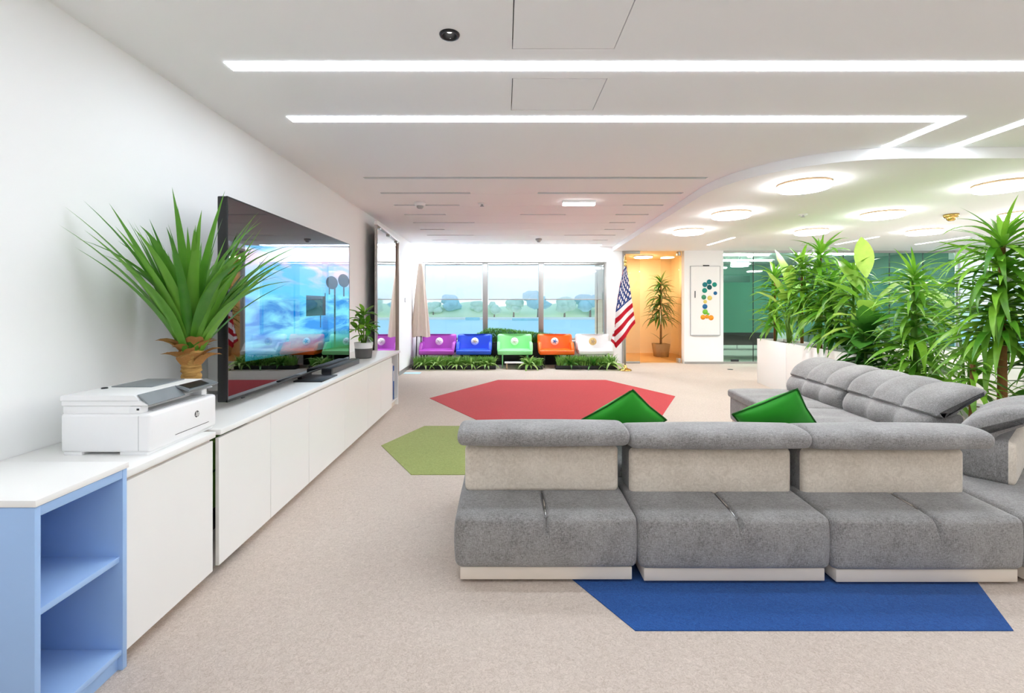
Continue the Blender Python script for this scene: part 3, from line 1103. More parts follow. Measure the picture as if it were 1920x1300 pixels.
obj('scanner_base', wedge(B(), [(.004, .212), (.004, .232), (D_ - .048, .232), (D_ - .016, .214), (D_ - .03, .212)], .004, W_ - .004), 'white_pl', t)
obj('lid', wedge(B(), [(.002, .234), (.002, .252), (.01, .256), (D_ - .072, .256), (D_ - .064, .252), (D_ - .05, .234)], .0, W_), 'white_pl', t)
obj('lid_edge', bxo(.006, D_ - .058, .004, W_ - .004, .2318, .2345), 'tray', t)
obj('feeder_cover', bxo(.05, .24, .20, W_ - .03, .256, .2615, .002), 'grey_pl', t)
obj('button', lathe(B(), [(0, .006), (.012, .005), (.014, 0)], (.045, .17, .256), 14), 'black', t)
# tilted grey control panel on the front edge of the lid
pn = wedge(B(), [(D_ - .064, .256), (D_ - .058, .259), (D_ - .012, .214), (D_ - .018, .211)], .010, W_ * .52)
obj('control_panel', pn, 'grey_pl', t)
pn = wedge(B(), [(D_ - .064, .256), (D_ - .05, .259), (D_ + .012, .238), (D_ + .008, .230)], W_ * .50, W_ - .004)
obj('control_panel', pn, 'grey_pl', t)
obj('display', wedge(B(), [(D_ - .05, .2595), (D_ - .046, .2605), (D_ + .004, .2435), (D_ + .002, .2425)], W_ * .54, W_ * .86), 'dark', t)
# round badge with the two slanted letters
bm = lathe(B(), [(0, .0016), (.0155, .0016), (.0165, 0)], (D_, W_ * .66, .108), 28, 'X')
bg_ = obj('badge', bm, 'dark', t)
lm = B()


def slant(y, z0, z1, w=.0036):
    sh = .26
    cy, cz = W_ * .66, .108
    vs = [(y - w / 2 + z0 * sh, z0), (y + w / 2 + z0 * sh, z0), (y + w / 2 + z1 * sh, z1), (y - w / 2 + z1 * sh, z1)]
    f = [lm.verts.new((D_ + .0019, cy + q[0], cz + q[1])) for q in vs]
    lm.faces.new(f)


slant(-.0085, -.0085, .0155)
slant(-.0022, -.0085, .0045)
slant(-.0055, .0045, .0072, .0105)
slant(.0040, -.0155, .0072)
slant(.0102, -.0085, .0045)
slant(.0070, .0045, .0072, .0105)
slant(.0070, -.0085, -.0058, .0105)
obj('lettering', lm, 'white', bg_)
obj('slot', bxo(D_ - .001, D_ + .0006, W_ * .33, W_ * .86, .046, .0485), 'dark', t)

# ------------------------------------------------------------------ television
TVX, TY0, TY1, TZ0, TZ1 = -1.70, 2.85, 5.10, .80, 2.07
t = thing('television', 'very large flat television with a painted blue window reflection on the long sideboard', 'television', (TVX, TY0, CT))
W_, z0, z1 = TY1 - TY0, TZ0 - CT, TZ1 - CT
obj('case', bxo(-.062, -.004, 0, W_, z0, z1, .006), 'black', t)
bz = B()
e = .008
box(bz, -.01, .003, 0, W_, z0, z0 + .016, .002)
box(bz, -.01, .003, 0, W_, z1 - e, z1, .002)
box(bz, -.01, .003, 0, e, z0, z1, .002)
box(bz, -.01, .003, W_ - e, W_, z0, z1, .002)
obj('bezel', bz, 'dark', t)
bm = B()
ya, yb, za, zb = e, W_ - e, z0 + .016, z1 - e
q = [bm.verts.new(p) for p in ((0, ya, za), (0, yb, za), (0, yb, zb), (0, ya, zb), (-.004, ya, za), (-.004, yb, za), (-.004, yb, zb), (-.004, ya, zb))]
uvl = bm.loops.layers.uv.new('UVMap')
f = bm.faces.new(q[:4])
for l, uvv in zip(f.loops, ((0, 0), (1, 0), (1, 1), (0, 1))):
    l[uvl].uv = uvv
bm.faces.new(q[4:][::-1])
for i in range(4):
    bm.faces.new((q[i], q[i + 4], q[(i + 1) % 4 + 4], q[(i + 1) % 4]))
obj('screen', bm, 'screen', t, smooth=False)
obj('stand_plate', bxo(-.05, .19, 1.00, 1.36, 0, .012, .004), 'dark', t)
obj('stand_neck', bxo(-.05, -.01, 1.08, 1.28, .012, z0 + .1, .004), 'dark', t)
obj('sensor', bxo(-.008, .004, .16, .19, z0 - .008, z0 + .002, .002), 'black', t)

t = thing('soundbar', 'black soundbar lying below the far half of the television', 'speaker', (-1.635, 4.27, CT))
obj('body', bxo(-.045, .05, 0, .82, 0, .058, .008), 'dark', t)
obj('grille', bxo(.045, .054, .02, .80, .008, .05, .003), 'pot_grey', t)
obj('end_cap', bxo(-.044, .049, -.004, .004, .004, .054, .006), 'black', t)

t = thing('white_enclosure', 'tall white wall box with a small foot behind the television edge', 'box', (WX0, 3.25, CT))
obj('body', bxo(.003, .125, 0, .75, .038, .95, .008), 'white_pl', t)
obj('foot', tube(B(), [(.095, .03, 0), (.095, .03, .04)], .025, 12), 'white_pl', t)
obj('foot', tube(B(), [(.095, .6, 0), (.095, .6, .04)], .025, 12), 'white_pl', t)

# mirror on the wall past the television
ma = math.atan2(.13, 2.02)
t = thing('mirror', 'tall frameless wall mirror in a thin metal frame beyond the sideboard', 'mirror', (-2.055, 8.96, 0), ma)
Lm = 2.02
obj('glass', bxo(0, .006, -Lm, 0, .1, 2.6), 'mirror', t)
for a, m, w in ((-Lm, 'alu', .02), (-.035, 'bronze', .035), (-.14, 'bronze', .012)):
    obj('stile', bxo(-.012, .03, a, a + w, .06, 2.62, .003), m, t)
obj('rail', bxo(-.01, .04, -Lm - .05, 0, 2.6, 2.65, .004), 'white_pl', t)
obj('rail', bxo(-.01, .02, -Lm, 0, .05, .1, .004), 'alu', t)
for yy in (-1.8, -1.0, -.2):
    obj('hanger', bxo(-.0, .035, yy - .05, yy + .05, 2.57, 2.6, .004), 'alu', t)
# switch
t = thing('wall_switch', 'small pale wall switch on the wall before the window corner', 'switch', (WX0, 9.75, 1.5))
obj('plate', bxo(0, .01, -.045, .045, -.045, .045, .004), 'tray', t)
obj('rocker', bxo(.009, .014, -.025, .025, -.03, .03, .003), 'white_pl', t)


# ------------------------------------------------------------------ leaves and plants
def leaf_mesh(name, w, droop, fold=.35, n=7, mat='leaf_a', tip=1.6, base=.45, wave=0.0, twist=0.0, peak=.35):
    """Unit-length strap leaf along +X, upper side +Z, curving down by droop."""
    bm = bmesh.new()
    rows = []
    for i in range(n + 1):
        s = i / n
        a = droop * s                      # turning angle grows along the leaf
        x = s if droop < 1e-3 else math.sin(a) / droop
        zz = 0 if droop < 1e-3 else -(1 - math.cos(a)) / droop
        if s < peak:
            ww = w * (base + (1 - base) * math.sin(s / peak * PI / 2))
        else:
            ww = w * max(0.0, 1 - ((s - peak) / (1 - peak)) ** tip)
        nx, nz = math.sin(a), math.cos(a)
        up = ww * fold
        wob = wave * math.sin(s * 16)
        tw = twist * s
        row = []
        for sd in (-1, 0, 1):
            oy = sd * ww * math.cos(tw)
            oz = abs(sd) * up + sd * ww * math.sin(tw) + abs(sd) * wob * ww
            row.append(bm.verts.new((x + nx * oz, oy, zz + nz * oz)))
        rows.append(row)
    for a, b in zip(rows, rows[1:]):
        for k in (0, 1):
            bm.faces.new((a[k], b[k], b[k + 1], a[k + 1]))
    bmesh.ops.remove_doubles(bm, verts=bm.verts[:], dist=1e-5)
    for f in bm.faces:
        f.smooth = True
    me = bpy.data.meshes.new(name)
    bm.to_mesh(me)
    bm.free()
    me.materials.append(M[mat])
    return me


L_STRAP = [leaf_mesh('strap_leaf', .040, d, .30, 11, 'leaf_big', 1.25, .66, 0, tw, .34) for d, tw in ((.25, .1), (.55, -.15), (.85, .2), (1.15, -.1))]
L_DRAC = [leaf_mesh('dracaena_leaf', .080, d, .3, 7, 'leaf_a', 1.5, .5, 0, tw) for d, tw in ((.5, .2), (.9, -.3), (1.3, .2), (1.7, -.2))]
L_DARK = [leaf_mesh('slim_leaf', .066, d, .3, 6, 'leaf_c', 1.4, .5) for d in (.6, 1.1, 1.6)]
L_BAN = [leaf_mesh('broad_leaf', .20, d, .22, 9, 'leaf_b', 2.2, .12, .06, 0, .45) for d in (.3, .6, .9)]
L_FERN = [leaf_mesh('fern_leaf', .06, d, .3, 6, 'leaf_d', 1.3, .4) for d in (.8, 1.3, 1.8)]
L_LONG = [leaf_mesh('long_leaf', .050, d, .3, 8, 'leaf_a', 1.35, .5, 0, tw) for d, tw in ((.5, .2), (.9, -.3), (1.3, .2), (1.6, -.2))]
L_SPIDER = [leaf_mesh('spider_leaf', .062, d, .3, 6, 'leaf_s', 1.3, .4) for d in (.9, 1.4, 1.9)]
L_ROUND = [leaf_mesh('paddle_leaf', .24, d, .25, 7, 'leaf_c', 2.4, .1, .05, 0, .55) for d in (.4, .8)]
L_ROUND_A = [leaf_mesh('paddle_leaf', .23, d, .25, 7, 'leaf_a', 2.4, .1, .05, 0, .55) for d in (.4, .8, 1.1)]


def put_leaf(parent, meshes, base, az, pitch, length, q, roll=0.0, wid=1.0):
    o = bpy.data.objects.new('leaf', q.choice(meshes) if isinstance(meshes, list) else meshes)
    COL.objects.link(o)
    o.parent = parent
    o.location = base
    o.rotation_euler = (roll, -pitch, az)
    o.scale = (length, length * wid, length)
    return o


def crown(parent, c, n, length, pitches, q, meshes, az0=0.0, spread=.02, jit=.15, wid=1.0):
    """A whorl of n leaves around c, outer ones lower."""
    for i in range(n):
        f = (i + .5) / n
        az = az0 + i * 2.39996 + q.uniform(-.2, .2)
        p = pitches[0] + (pitches[1] - pitches[0]) * f + q.uniform(-jit, jit)
        L = length * q.uniform(.82, 1.12) * (0.8 + .2 * math.sin(PI * f))
        r = spread * (1 - f)
        put_leaf(parent, meshes, (c[0] + r * math.cos(az), c[1] + r * math.sin(az), c[2] + q.uniform(-.01, .01)), az, p, L, q, q.uniform(-.3, .3), wid)


def stem(parent, pts, rad, mat, name='stem'):
    return obj(name, tube(B(), pts, rad, 9), mat, parent)


def dracaena(loc, label, height, q, whorls, trunk_mat='trunk', r0=.025, n=11, L=.38, meshes=None, group=None, name='dracaena', lean=(0, 0), base=.45, pot=None):
    """Cane plant: leaves in whorls along the upper cane and an upright tuft on top."""
    meshes = meshes or L_DRAC
    t = thing(name, label, 'plant', loc, q.uniform(0, 6), group)
    top = (lean[0], lean[1], height)
    stem(t, [(0, 0, 0), (lean[0] * .3, lean[1] * .3, height * .4), top], [r0, r0 * .85, r0 * .6], trunk_mat, 'trunk')
    for k in range(whorls):
        f = base + (1 - base) * (k + .5) / whorls
        c = (lean[0] * f, lean[1] * f, height * f)
        crown(t, c, n, L * (1.12 - .25 * (k / max(1, whorls - 1))), (-.35 + .3 * k / whorls, .55 + .35 * k / whorls), q, meshes, k * 1.1, r0)
    crown(t, top, 12, L * .8, (.6, 1.45), q, meshes, .4, r0 * .7, .1)
    return t


q = random.Random(11)
# large strap-leaved plant beside the printer
t = thing('strap_leaf_plant', 'potted palm like plant with long strap leaves between printer and television', 'plant', (-1.765, 2.62, CT))
obj('pot', lathe(B(), [(0, 0), (.075, 0), (.085, .09), (.078, .09), (.076, .075), (0, .075)], n=28), 'pot_white', t)
obj('soil', lathe(B(), [(.0765, .0755), (0, .079)], n=24), 'soil', t)
tr = B()
prof = [(.047, .07)]
for i in range(14):
    zz = .085 + i * .022
    prof += [(.045 + .004 * (i % 2) + .002 * math.sin(i * 2.1) + (.012 if i > 11 else 0), zz), (.049 + .003 * math.sin(i * 1.7) + (.014 if i > 11 else 0), zz + .011)]
prof += [(.05, .40), (0, .42)]
lathe(tr, prof, n=20)
for v in tr.verts:
    v.co += Vector((q.uniform(-1, 1), q.uniform(-1, 1), 0)) * .0022
tk = obj('trunk', tr, 'bark', t)
husk = leaf_mesh('husk', .22, 1.1, .5, 5, 'husk', 1.4, .8)
for i in range(22):
    az = i * 2.4
    hz = .30 + .11 * (i / 22)
    o = bpy.data.objects.new('husk', husk)
    COL.objects.link(o)
    o.parent = t
    o.location = (.045 * math.cos(az), .045 * math.sin(az), hz)
    o.rotation_euler = (q.uniform(-.4, .4), -q.uniform(.9, 1.35), az)
    ss = q.uniform(.10, .16)
    o.scale = (ss, ss * 1.3, ss)
# leaves: explicit spread as seen, fuller towards the wall and the room
for i in range(84):
    f = i / 84
    az = i * 2.39996
    pitch = 1.17 + .36 * f + q.uniform(-.10, .10)
    Ln = q.uniform(.66, .92) * (1.0 if f < .5 else .96)
    r = .05 * (1 - f * .6)
    bz = .36 + .07 * f
    c_ = Vector((r * math.cos(az), r * math.sin(az), bz))
    # keep clear of the wall behind
    if math.cos(az) < -.3:
        Ln *= .85
        pitch = max(pitch, 1.38)
    put_leaf(t, L_STRAP[:1] if math.cos(az) < -.3 else L_STRAP, c_, az, pitch, Ln, q, q.uniform(-.25, .25), q.uniform(.72, 1.0))
for az, pt, Ln in ((PI * 1.32, 1.17, .84), (PI * 1.30, 1.26, .90), (PI * 1.38, 1.10, .74), (PI * 1.35, 1.32, .90), (.25, 1.12, .72), (-.2, 1.15, .70), (.5, 1.0, .62), (.1, 1.25, .8), (PI * 1.5, 1.2, .8), (PI * 1.45, 1.12, .82)):
    put_leaf(t, L_STRAP[:2], (.04 * math.cos(az), .04 * math.sin(az), .37), az, pt, Ln, q, 0, 1.0)

# small potted plant at the far end of the sideboard
t = thing('potted_plant', 'leafy green plant in a two tone pot at the television far end', 'plant', (-1.70, 5.62, CT))
obj('pot', lathe(B(), [(0, 0), (.092, 0), (.098, .02), (.104, .115), (.104, .12)], n=32), 'pot_grey', t)
obj('pot_band', lathe(B(), [(.104, .12), (.112, .19), (.106, .19), (.1, .165), (0, .165)], n=32), 'pot_white', t)
obj('soil', lathe(B(), [(.099, .167), (0, .172)], n=20), 'soil', t)
for k in range(5):
    a = k * 1.25
    top = (.07 * math.cos(a), .07 * math.sin(a), .34 + .06 * (k % 3))
    stem(t, [(.02 * math.cos(a), .02 * math.sin(a), .165), (.04 * math.cos(a), .04 * math.sin(a), .26), top], [.008, .007, .005], 'stem_green')
    crown(t, top, 9, .17, (-.3, 1.2), q, L_ROUND_A, k, .012, .2, .8)
crown(t, (0, 0, .52), 10, .19, (.2, 1.3), q, L_ROUND_A, 0, .015, .2, .8)
stem(t, [(0, 0, .165), (0, 0, .53)], [.009, .006], 'stem_green')
crown(t, (0, 0, .27), 8, .17, (-.4, .4), q, L_ROUND_A, 0, .015, .2, .8)

# planter boxes on the right
PD = Vector((-.0985, -.9951, 0))
PN = Vector((.9951, -.0985, 0))
P0 = Vector((4.55, 8.34, 0))
prz = math.atan2(PD.x, -PD.y)           # local -Y runs along the row towards the camera
SEG = [(0.0, 1.02, 'white planter box with plants, farthest one by the glass front'), (1.03, 2.08, 'white planter box with plants, middle of the three'), (2.09, 2.72, 'short white planter box at the near end of the row, behind the sofa')]
for (a, b, l) in SEG:
    t = thing('planter_box', l, 'planter', P0 + PD * a, prz, 'white planter boxes')
    L = b - a
    w, h = .46, .796
    obj('front_panel', bxo(0, .02, -L, 0, 0, h, .002), 'white', t)
    obj('rear_panel', bxo(w - .02, w, -L, 0, 0, h, .002), 'white', t)
    obj('end_panel', bxo(.02, w - .02, -.02, 0, 0, h, .002), 'white', t)
    obj('end_panel', bxo(.02, w - .02, -L, -L + .02, 0, h, .002), 'white', t)
    obj('soil', bxo(.02, w - .02, -L + .02, -.02, .60, .745), 'soil', t)


def row(s, off=.23, z=.745):
    p = P0 + PD * s + PN * off
    return (p.x, p.y, z)


def banana(loc, label, q, leaves, name='banana_plant'):
    """leaves: (azimuth, pitch, length, stalk height, stalk lean)."""
    t = thing(name, label, 'plant', loc)
    for az, pt, L, hgt, ln in leaves:
        top = Vector((ln * math.cos(az), ln * math.sin(az), hgt))
        stem(t, [(.02 * math.cos(az), .02 * math.sin(az), 0), top * .5 + Vector((0, 0, hgt * .05)), top], [.014, .011, .008], 'stem_green', 'stalk')
        put_leaf(t, L_BAN, top, az, pt, L, q, q.uniform(-.4, .4), q.uniform(.85, 1.1))
    return t


G_P = 'plants in the white planter row'
dracaena(row(.22, .2), 'bushy slim leaved plant at the far end of the white planter, by the teal glass', 1.15, random.Random(1), 7, 'trunk', .02, 15, .46, None, G_P, base=.2)
banana(row(.72, .2), 'broad leaved plant with two pale upright leaves in the far planter box', random.Random(2),
       [(R(100), 1.35, .66, .98, .05), (R(200), 1.0, .55, .78, .12), (R(150), .9, .5, .60, .1), (R(-60), .8, .45, .62, .1), (R(240), 1.2, .5, .9, .08), (R(20), .9, .5, .8, .08), (R(225), .6, .5, .7, .1)])
dracaena(row(1.02, .24), 'tall spiky cane plant with brown stem where far and middle boxes meet', 1.30, random.Random(3), 7, 'trunk', .024, 15, .48, None, G_P, base=.34)
dracaena(row(1.42, .3), 'arching fresh green cane plant in the middle of the middle planter box', 1.42, random.Random(4), 8, 'trunk', .022, 17, .56, L_LONG + L_DRAC, G_P, base=.26)
dracaena(row(1.85, .2), 'low dense dark green plant filling the near half of the middle planter box', .95, random.Random(5), 7, 'stem_green', .02, 16, .48, L_DARK + L_DRAC[1:], G_P, base=.16)
dracaena(row(2.25, .25), 'spiky plant with pale curved leaves in the short near planter box', 1.08, random.Random(6), 7, 'stem_green', .02, 15, .50, L_DRAC + L_FERN, G_P, base=.16)
banana(row(2.52, .25), 'broad leaved plant with a large pale hanging leaf in the short near planter box', random.Random(8),
       [(R(185), .55, .60, .74, .12), (R(70), 1.3, .60, 1.0, .04), (R(110), 1.1, .55, .8, .06), (R(230), .7, .55, .5, .1), (R(200), .2, .5, .5, .12), (R(-40), .9, .5, .7, .08), (R(250), .2, .5, .42, .1), (R(160), -.1, .45, .38, .1), (R(270), .5, .5, .6, .1)])


def floor_pot(t, z, r=.17, h=.36, m='pot_white'):
    obj('pot', lathe(B(), [(0, -z), (r * .8, -z), (r, h - z), (r * .93, h - z), (r * .9, h - z - .03), (0, h - z - .03)], n=28), m, t)
    obj('soil', lathe(B(), [(r * .89, h - z - .028), (0, h - z - .02)], n=20), 'soil', t)


def floor_plant(loc, label, height, seed, whorls, **k):
    t = dracaena((loc[0], loc[1], .33), label, height, random.Random(seed), whorls, **k)
    floor_pot(t, .33)
    return t


floor_plant((4.33, 4.90), 'leafy cane plant with thick green stem and toothed leaves behind the sofa back', 1.38, 21, 10, trunk_mat='stem_green', r0=.036, n=18, L=.50, base=.12, meshes=L_LONG + L_DRAC)
floor_plant((4.36, 4.06), 'tallest plant, a brown trunked dracaena with upright spiky top', 1.62, 22, 11, trunk_mat='trunk', r0=.036, n=22, L=.64, base=.42, meshes=L_LONG)
floor_plant((4.02, 3.98), 'small single stemmed dracaena with brown stem beside the tallest plant', .56, 23, 3, trunk_mat='trunk', r0=.028, n=14, L=.30, base=.5, meshes=L_DRAC)
floor_plant((4.85, 4.12), 'dense dark leaved plant at the frame edge behind the tallest plant', 1.45, 24, 10, trunk_mat='trunk', r0=.03, n=16, L=.52, base=.10, meshes=L_LONG + L_DARK)
banana((4.85, 4.85, .33), 'broad leaved plant low behind the tallest plant', random.Random(25),
       [(R(180), .5, .55, .8, .1), (R(120), 1.0, .55, .95, .08), (R(230), .4, .5, .55, .1), (R(200), .2, .5, .35, .12), (R(-30), .8, .5, .8, .1), (R(260), .5, .5, .6, .1)])
floor_pot(bpy.data.objects['banana_plant.002'], .33)
dracaena((4.25, 5.45, .33), 'low dark plant on the floor just past the last planter box', .75, random.Random(26), 7, 'stem_green', .02, 14, .44, L_DARK + L_ROUND, base=.12)
floor_pot(bpy.data.objects[[o.name for o in bpy.data.objects if o.name.startswith('dracaena')][-1]], .33)
dracaena((5.0, 5.6, .33), 'leafy cane plant on the floor before the white storage bench', 1.25, random.Random(27), 9, 'stem_green', .025, 15, .48, L_DRAC + L_DARK, base=.12)
floor_pot(bpy.data.objects[[o.name for o in bpy.data.objects if o.name.startswith('dracaena')][-1]], .33)

# white bench behind the plants
t = thing('storage_bench', 'white low storage bench seen through the plants on the right', 'cabinet', (6.1, 6.3, 0))
obj('body', bxo(0, .5, -1.9, 1.2, .06, .78, .005), 'white', t)
obj('plinth', bxo(.03, .47, -1.87, 1.17, 0, .06), 'tray', t)
for k in range(3):
    obj('door', bxo(-.02, 0, -1.89 + k * 1.03, -.87 + k * 1.03, .08, .74, .004), 'white', t)

# plant in the warm room
t = dracaena((4.26, 12.6, .33), 'tall dark palm plant in a tan square pot inside the warm lit room', 1.68, random.Random(31), 6, 'trunk', .03, 20, .54, L_DARK, None, 'palm_plant', base=.38)
t.rotation_euler = (0, 0, 0)
bm = B()
a = [bm.verts.new((sx * .15, sy * .15, -.33)) for sx, sy in ((-1, -1), (1, -1), (1, 1), (-1, 1))]
b = [bm.verts.new((sx * .19, sy * .19, .02)) for sx, sy in ((-1, -1), (1, -1), (1, 1), (-1, 1))]
c = [bm.verts.new((sx * .17, sy * .17, .02)) for sx, sy in ((-1, -1), (1, -1), (1, 1), (-1, 1))]
d_ = [bm.verts.new((sx * .165, sy * .165, -.03)) for sx, sy in ((-1, -1), (1, -1), (1, 1), (-1, 1))]
bm.faces.new(a[::-1])
bm.faces.new(d_)
for lo, hi in ((a, b), (b, c), (c, d_)):
    for i in range(4):
        bm.faces.new((lo[i], lo[(i + 1) % 4], hi[(i + 1) % 4], hi[i]))
obj('pot', bm, 'pot_tan', t)
obj('soil', bxo(-.163, .163, -.163, .163, -.03, -.022), 'soil', t)
put_leaf(t, L_DARK, (0, 0, .1), PI, .9, .4, random.Random(2))
put_leaf(t, L_DARK, (0, 0, .1), .3, .9, .35, random.Random(3))

# ------------------------------------------------------------------ floor inlays
def inlay(name, poly, m, label):
    xs = sum(p[0] for p in poly) / len(poly)
    ys = sum(p[1] for p in poly) / len(poly)
    bm = prism(B(), [(p[0] - xs, p[1] - ys) for p in poly], 0.0, .004)
    bmesh.ops.recalc_face_normals(bm, faces=bm.faces[:])
    o = obj(name, bm, m, smooth=False)
    o.location = (xs, ys, 0.0002)
    tag(o, label, 'carpet')


inlay('hexagon_carpet', [(-1.115, 6.95), (-.165, 5.36), (1.75, 5.36), (2.62, 7.1), (1.895, 8.64), (-.11, 8.64)], 'c_red', 'red hexagon of carpet set in the beige floor')
inlay('hexagon_carpet', [(-1.22, 4.61), (-.764, 3.818), (.15, 3.818), (.62, 4.61), (.15, 5.355), (-.917, 5.355)], 'c_green', 'olive green hexagon of carpet partly hidden by the sofa')
inlay('hexagon_carpet', [(.563, 1.99), (2.185, 1.99), (2.99, 3.39), (2.185, 3.8), (.563, 3.8), (-.245, 3.39)], 'c_blue', 'blue hexagon of carpet under the sofa backs')


# ------------------------------------------------------------------ sofa modules
def tuft(u, cols):
    return abs(math.sin(PI * cols * u)) ** 0.5


def sofa_module(loc, rz, w, label, D=1.0, raised=False, dz=0.0, lever=.5, cut=True, corner=None):
    t = thing('sofa_module', label, 'sofa', loc, rz, 'grey sofa modules')
    g = lever * w
    ex = [g + k * .006 for k in range(-5, 6)]

    def base_def(p, n):
        p = p.copy()
        ux = max(0, 1 - ((p.x - w / 2) / (w / 2)) ** 2)
        uz = max(0, 1 - ((p.z - .215) / .15) ** 2)
        if n.y < -.5:
            p.y -= .022 * ux * uz
        if abs(n.x) > .5:
            p.x += .012 * uz * (1 if n.x > 0 else -1)
        # ledge slopes down to the rear edge
        if p.z > .28:
            tt = max(0, min(1, (.30 - p.y) / .30))
            p.z -= .022 * tt * (p.z - .28) / .08
            if cut and p.y < .30:
                p.z -= .022 * math.exp(-((p.x - g) / .010) ** 2) * min(1, max(0, (.32 - p.y) / .05))
        if cut and n.y < -.3 and p.z > .24:
            p.y += .020 * math.exp(-((p.x - g) / .010) ** 2) * min(1, (p.z - .24) / .05)
        return p
    obj('base', rbox(B(), 0, w, 0, D, .078, .362, .035, (10, 10, 5), (ex, (.05, .1, .15, .2, .25, .28), (.24, .27, .3)), base_def), 'gray_fab', t, ang=60)
    obj('plinth', bxo(.02, w - .02, .015, D - .02, .018, .082, .004), 'cream', t)
    for fx in (.08, w - .08):
        for fy in (.08, D - .1):
            obj('foot', lathe(B(), [(0, 0), (.025, 0), (.028, .02), (0, .02)], (fx, fy, 0), 14), 'black', t)
    if cut:
        lv = B()
        tube(lv, [(g, .27, .352), (g + .002, .15, .342), (g + .001, .05, .325)], [.004, .006, .003], 8)
        obj('lever', lv, 'chrome', t)

    def seat_def(p, n):
        p = p.copy()
        if n.z > .5:
            p.z += .02 * tuft((p.x) / w, 3) * max(0, 1 - ((p.y - (.5 + D) / 2) / ((D - .5) / 2)) ** 4)
        return p
    obj('seat', rbox(B(), .005, w - .005, .49 if not corner else .62, D + .03 if not corner else D - .02, .345, .435, .03, (18, 6, 2), ((), (), ()), seat_def), 'gray_fab', t, ang=60)

    def back_def(p, n):
        p = p.copy()
        ux = max(0, 1 - ((p.x - w / 2) / (w / 2)) ** 2)
        uz = max(0, 1 - ((p.z - .49) / .13) ** 2)
        if n.y < -.5:
            p.y -= .012 * ux * uz
        if raised and n.y > .3:
            p.y += .055 * uz + .012
        if n.y > .3:
            p.y += (.055 if raised else .035) * tuft((p.x - .02) / (w - .04), 3) * (.4 + .6 * uz) - .018
        return p
    bw = w
    if corner:
        w = corner[3]
    bk = rbox(B(), .022, w - .022, .275, .485, .352 + dz, .612 + dz, .03, (24, 4, 6), ((), (), ()), back_def)
    for f in bk.faces:
        f.material_index = 1 if f.calc_center_median().y < .315 else 0
    if corner:
        ca, cpx, cpy, _w = corner
        cm = Matrix.Translation((cpx, cpy, 0)) @ Matrix.Rotation(ca, 4, 'Z') @ Matrix.Translation((-.022, -.275, 0))
        bmesh.ops.transform(bk, matrix=cm, verts=bk.verts[:])
    obj('backrest', bk, ['gray_fab', 'beige_fab'], t, ang=60)
    if raised:
        pr = [(.500, .604), (.490, .64), (.45, .70), (.37, .755), (.28, .79), (.20, .80), (.165, .782), (.19, .75), (.26, .70), (.33, .65), (.37, .612), (.43, .600)]
    else:
        pr = [(.13, .705), (.14, .745), (.185, .768), (.30, .772), (.42, .735), (.505, .68), (.52, .63), (.49, .605), (.40, .61), (.28, .628), (.19, .642), (.145, .662)]
    if not raised:
        pr = [(a, .642 + (b - .642) * .80 if b > .642 else b) for a, b in pr]
    pr = [Vector((a, b + dz)) for a, b in pr]
    loop = smooth_loop(pr, 4)

    def hd(u, k, p, nn):
        if not raised:
            return .006 * math.sin(PI * u)
        if nn.y < 0.1 or p.y < .6 + dz:
            return 0
        v_ = min(1, max(0, (p.y - dz - .60) / .20))
        return .05 * tuft(u, 3) * (1 - .6 * v_) - .02 + .02 * v_
    ends = [w * i / 3 + e_ for i in (1, 2) for e_ in (-.02, -.008, 0, .008, .02)]
    hb = loft_x(B(), loop, -.008, w + .008, .035, 24, hd, ends)
    if corner:
        bmesh.ops.transform(hb, matrix=cm, verts=hb.verts[:])
    obj('headrest', hb, 'gray_fab', t, ang=60)
    return t


sofa_module((-.241, 2.318, 0), 0, .905, 'grey sofa module seen from behind with beige back, nearest the sideboard', lever=.5)
sofa_module((.680, 2.306, 0), 0, .945, 'grey sofa module seen from behind, middle of the three in front', dz=-.012, lever=.52)
sofa_module((1.635, 2.296, 0), 0, .945, 'grey sofa module seen from behind, beside the corner module', dz=-.012, lever=.54)
sofa_module((2.592, 2.30, 0), 0, .93, 'grey corner sofa module cut by the frame edge, its back turned aslant', D=.90, raised=True, cut=False, corner=(R(38), .335, .353, .72))
ang = R(90) - R(5.6)
ux, uy = math.cos(ang), math.sin(ang)
sx, sy = 3.56, 3.24
sofa_module((sx, sy, 0), ang, 1.0, 'grey tufted sofa module facing left, beside the corner module', D=1.16, raised=True, cut=False)
sofa_module((sx + ux * 1.01, sy + uy * 1.01, 0), ang, 1.0, 'grey tufted sofa module facing left, far end of the row by the planter', D=1.16, raised=True, cut=False)


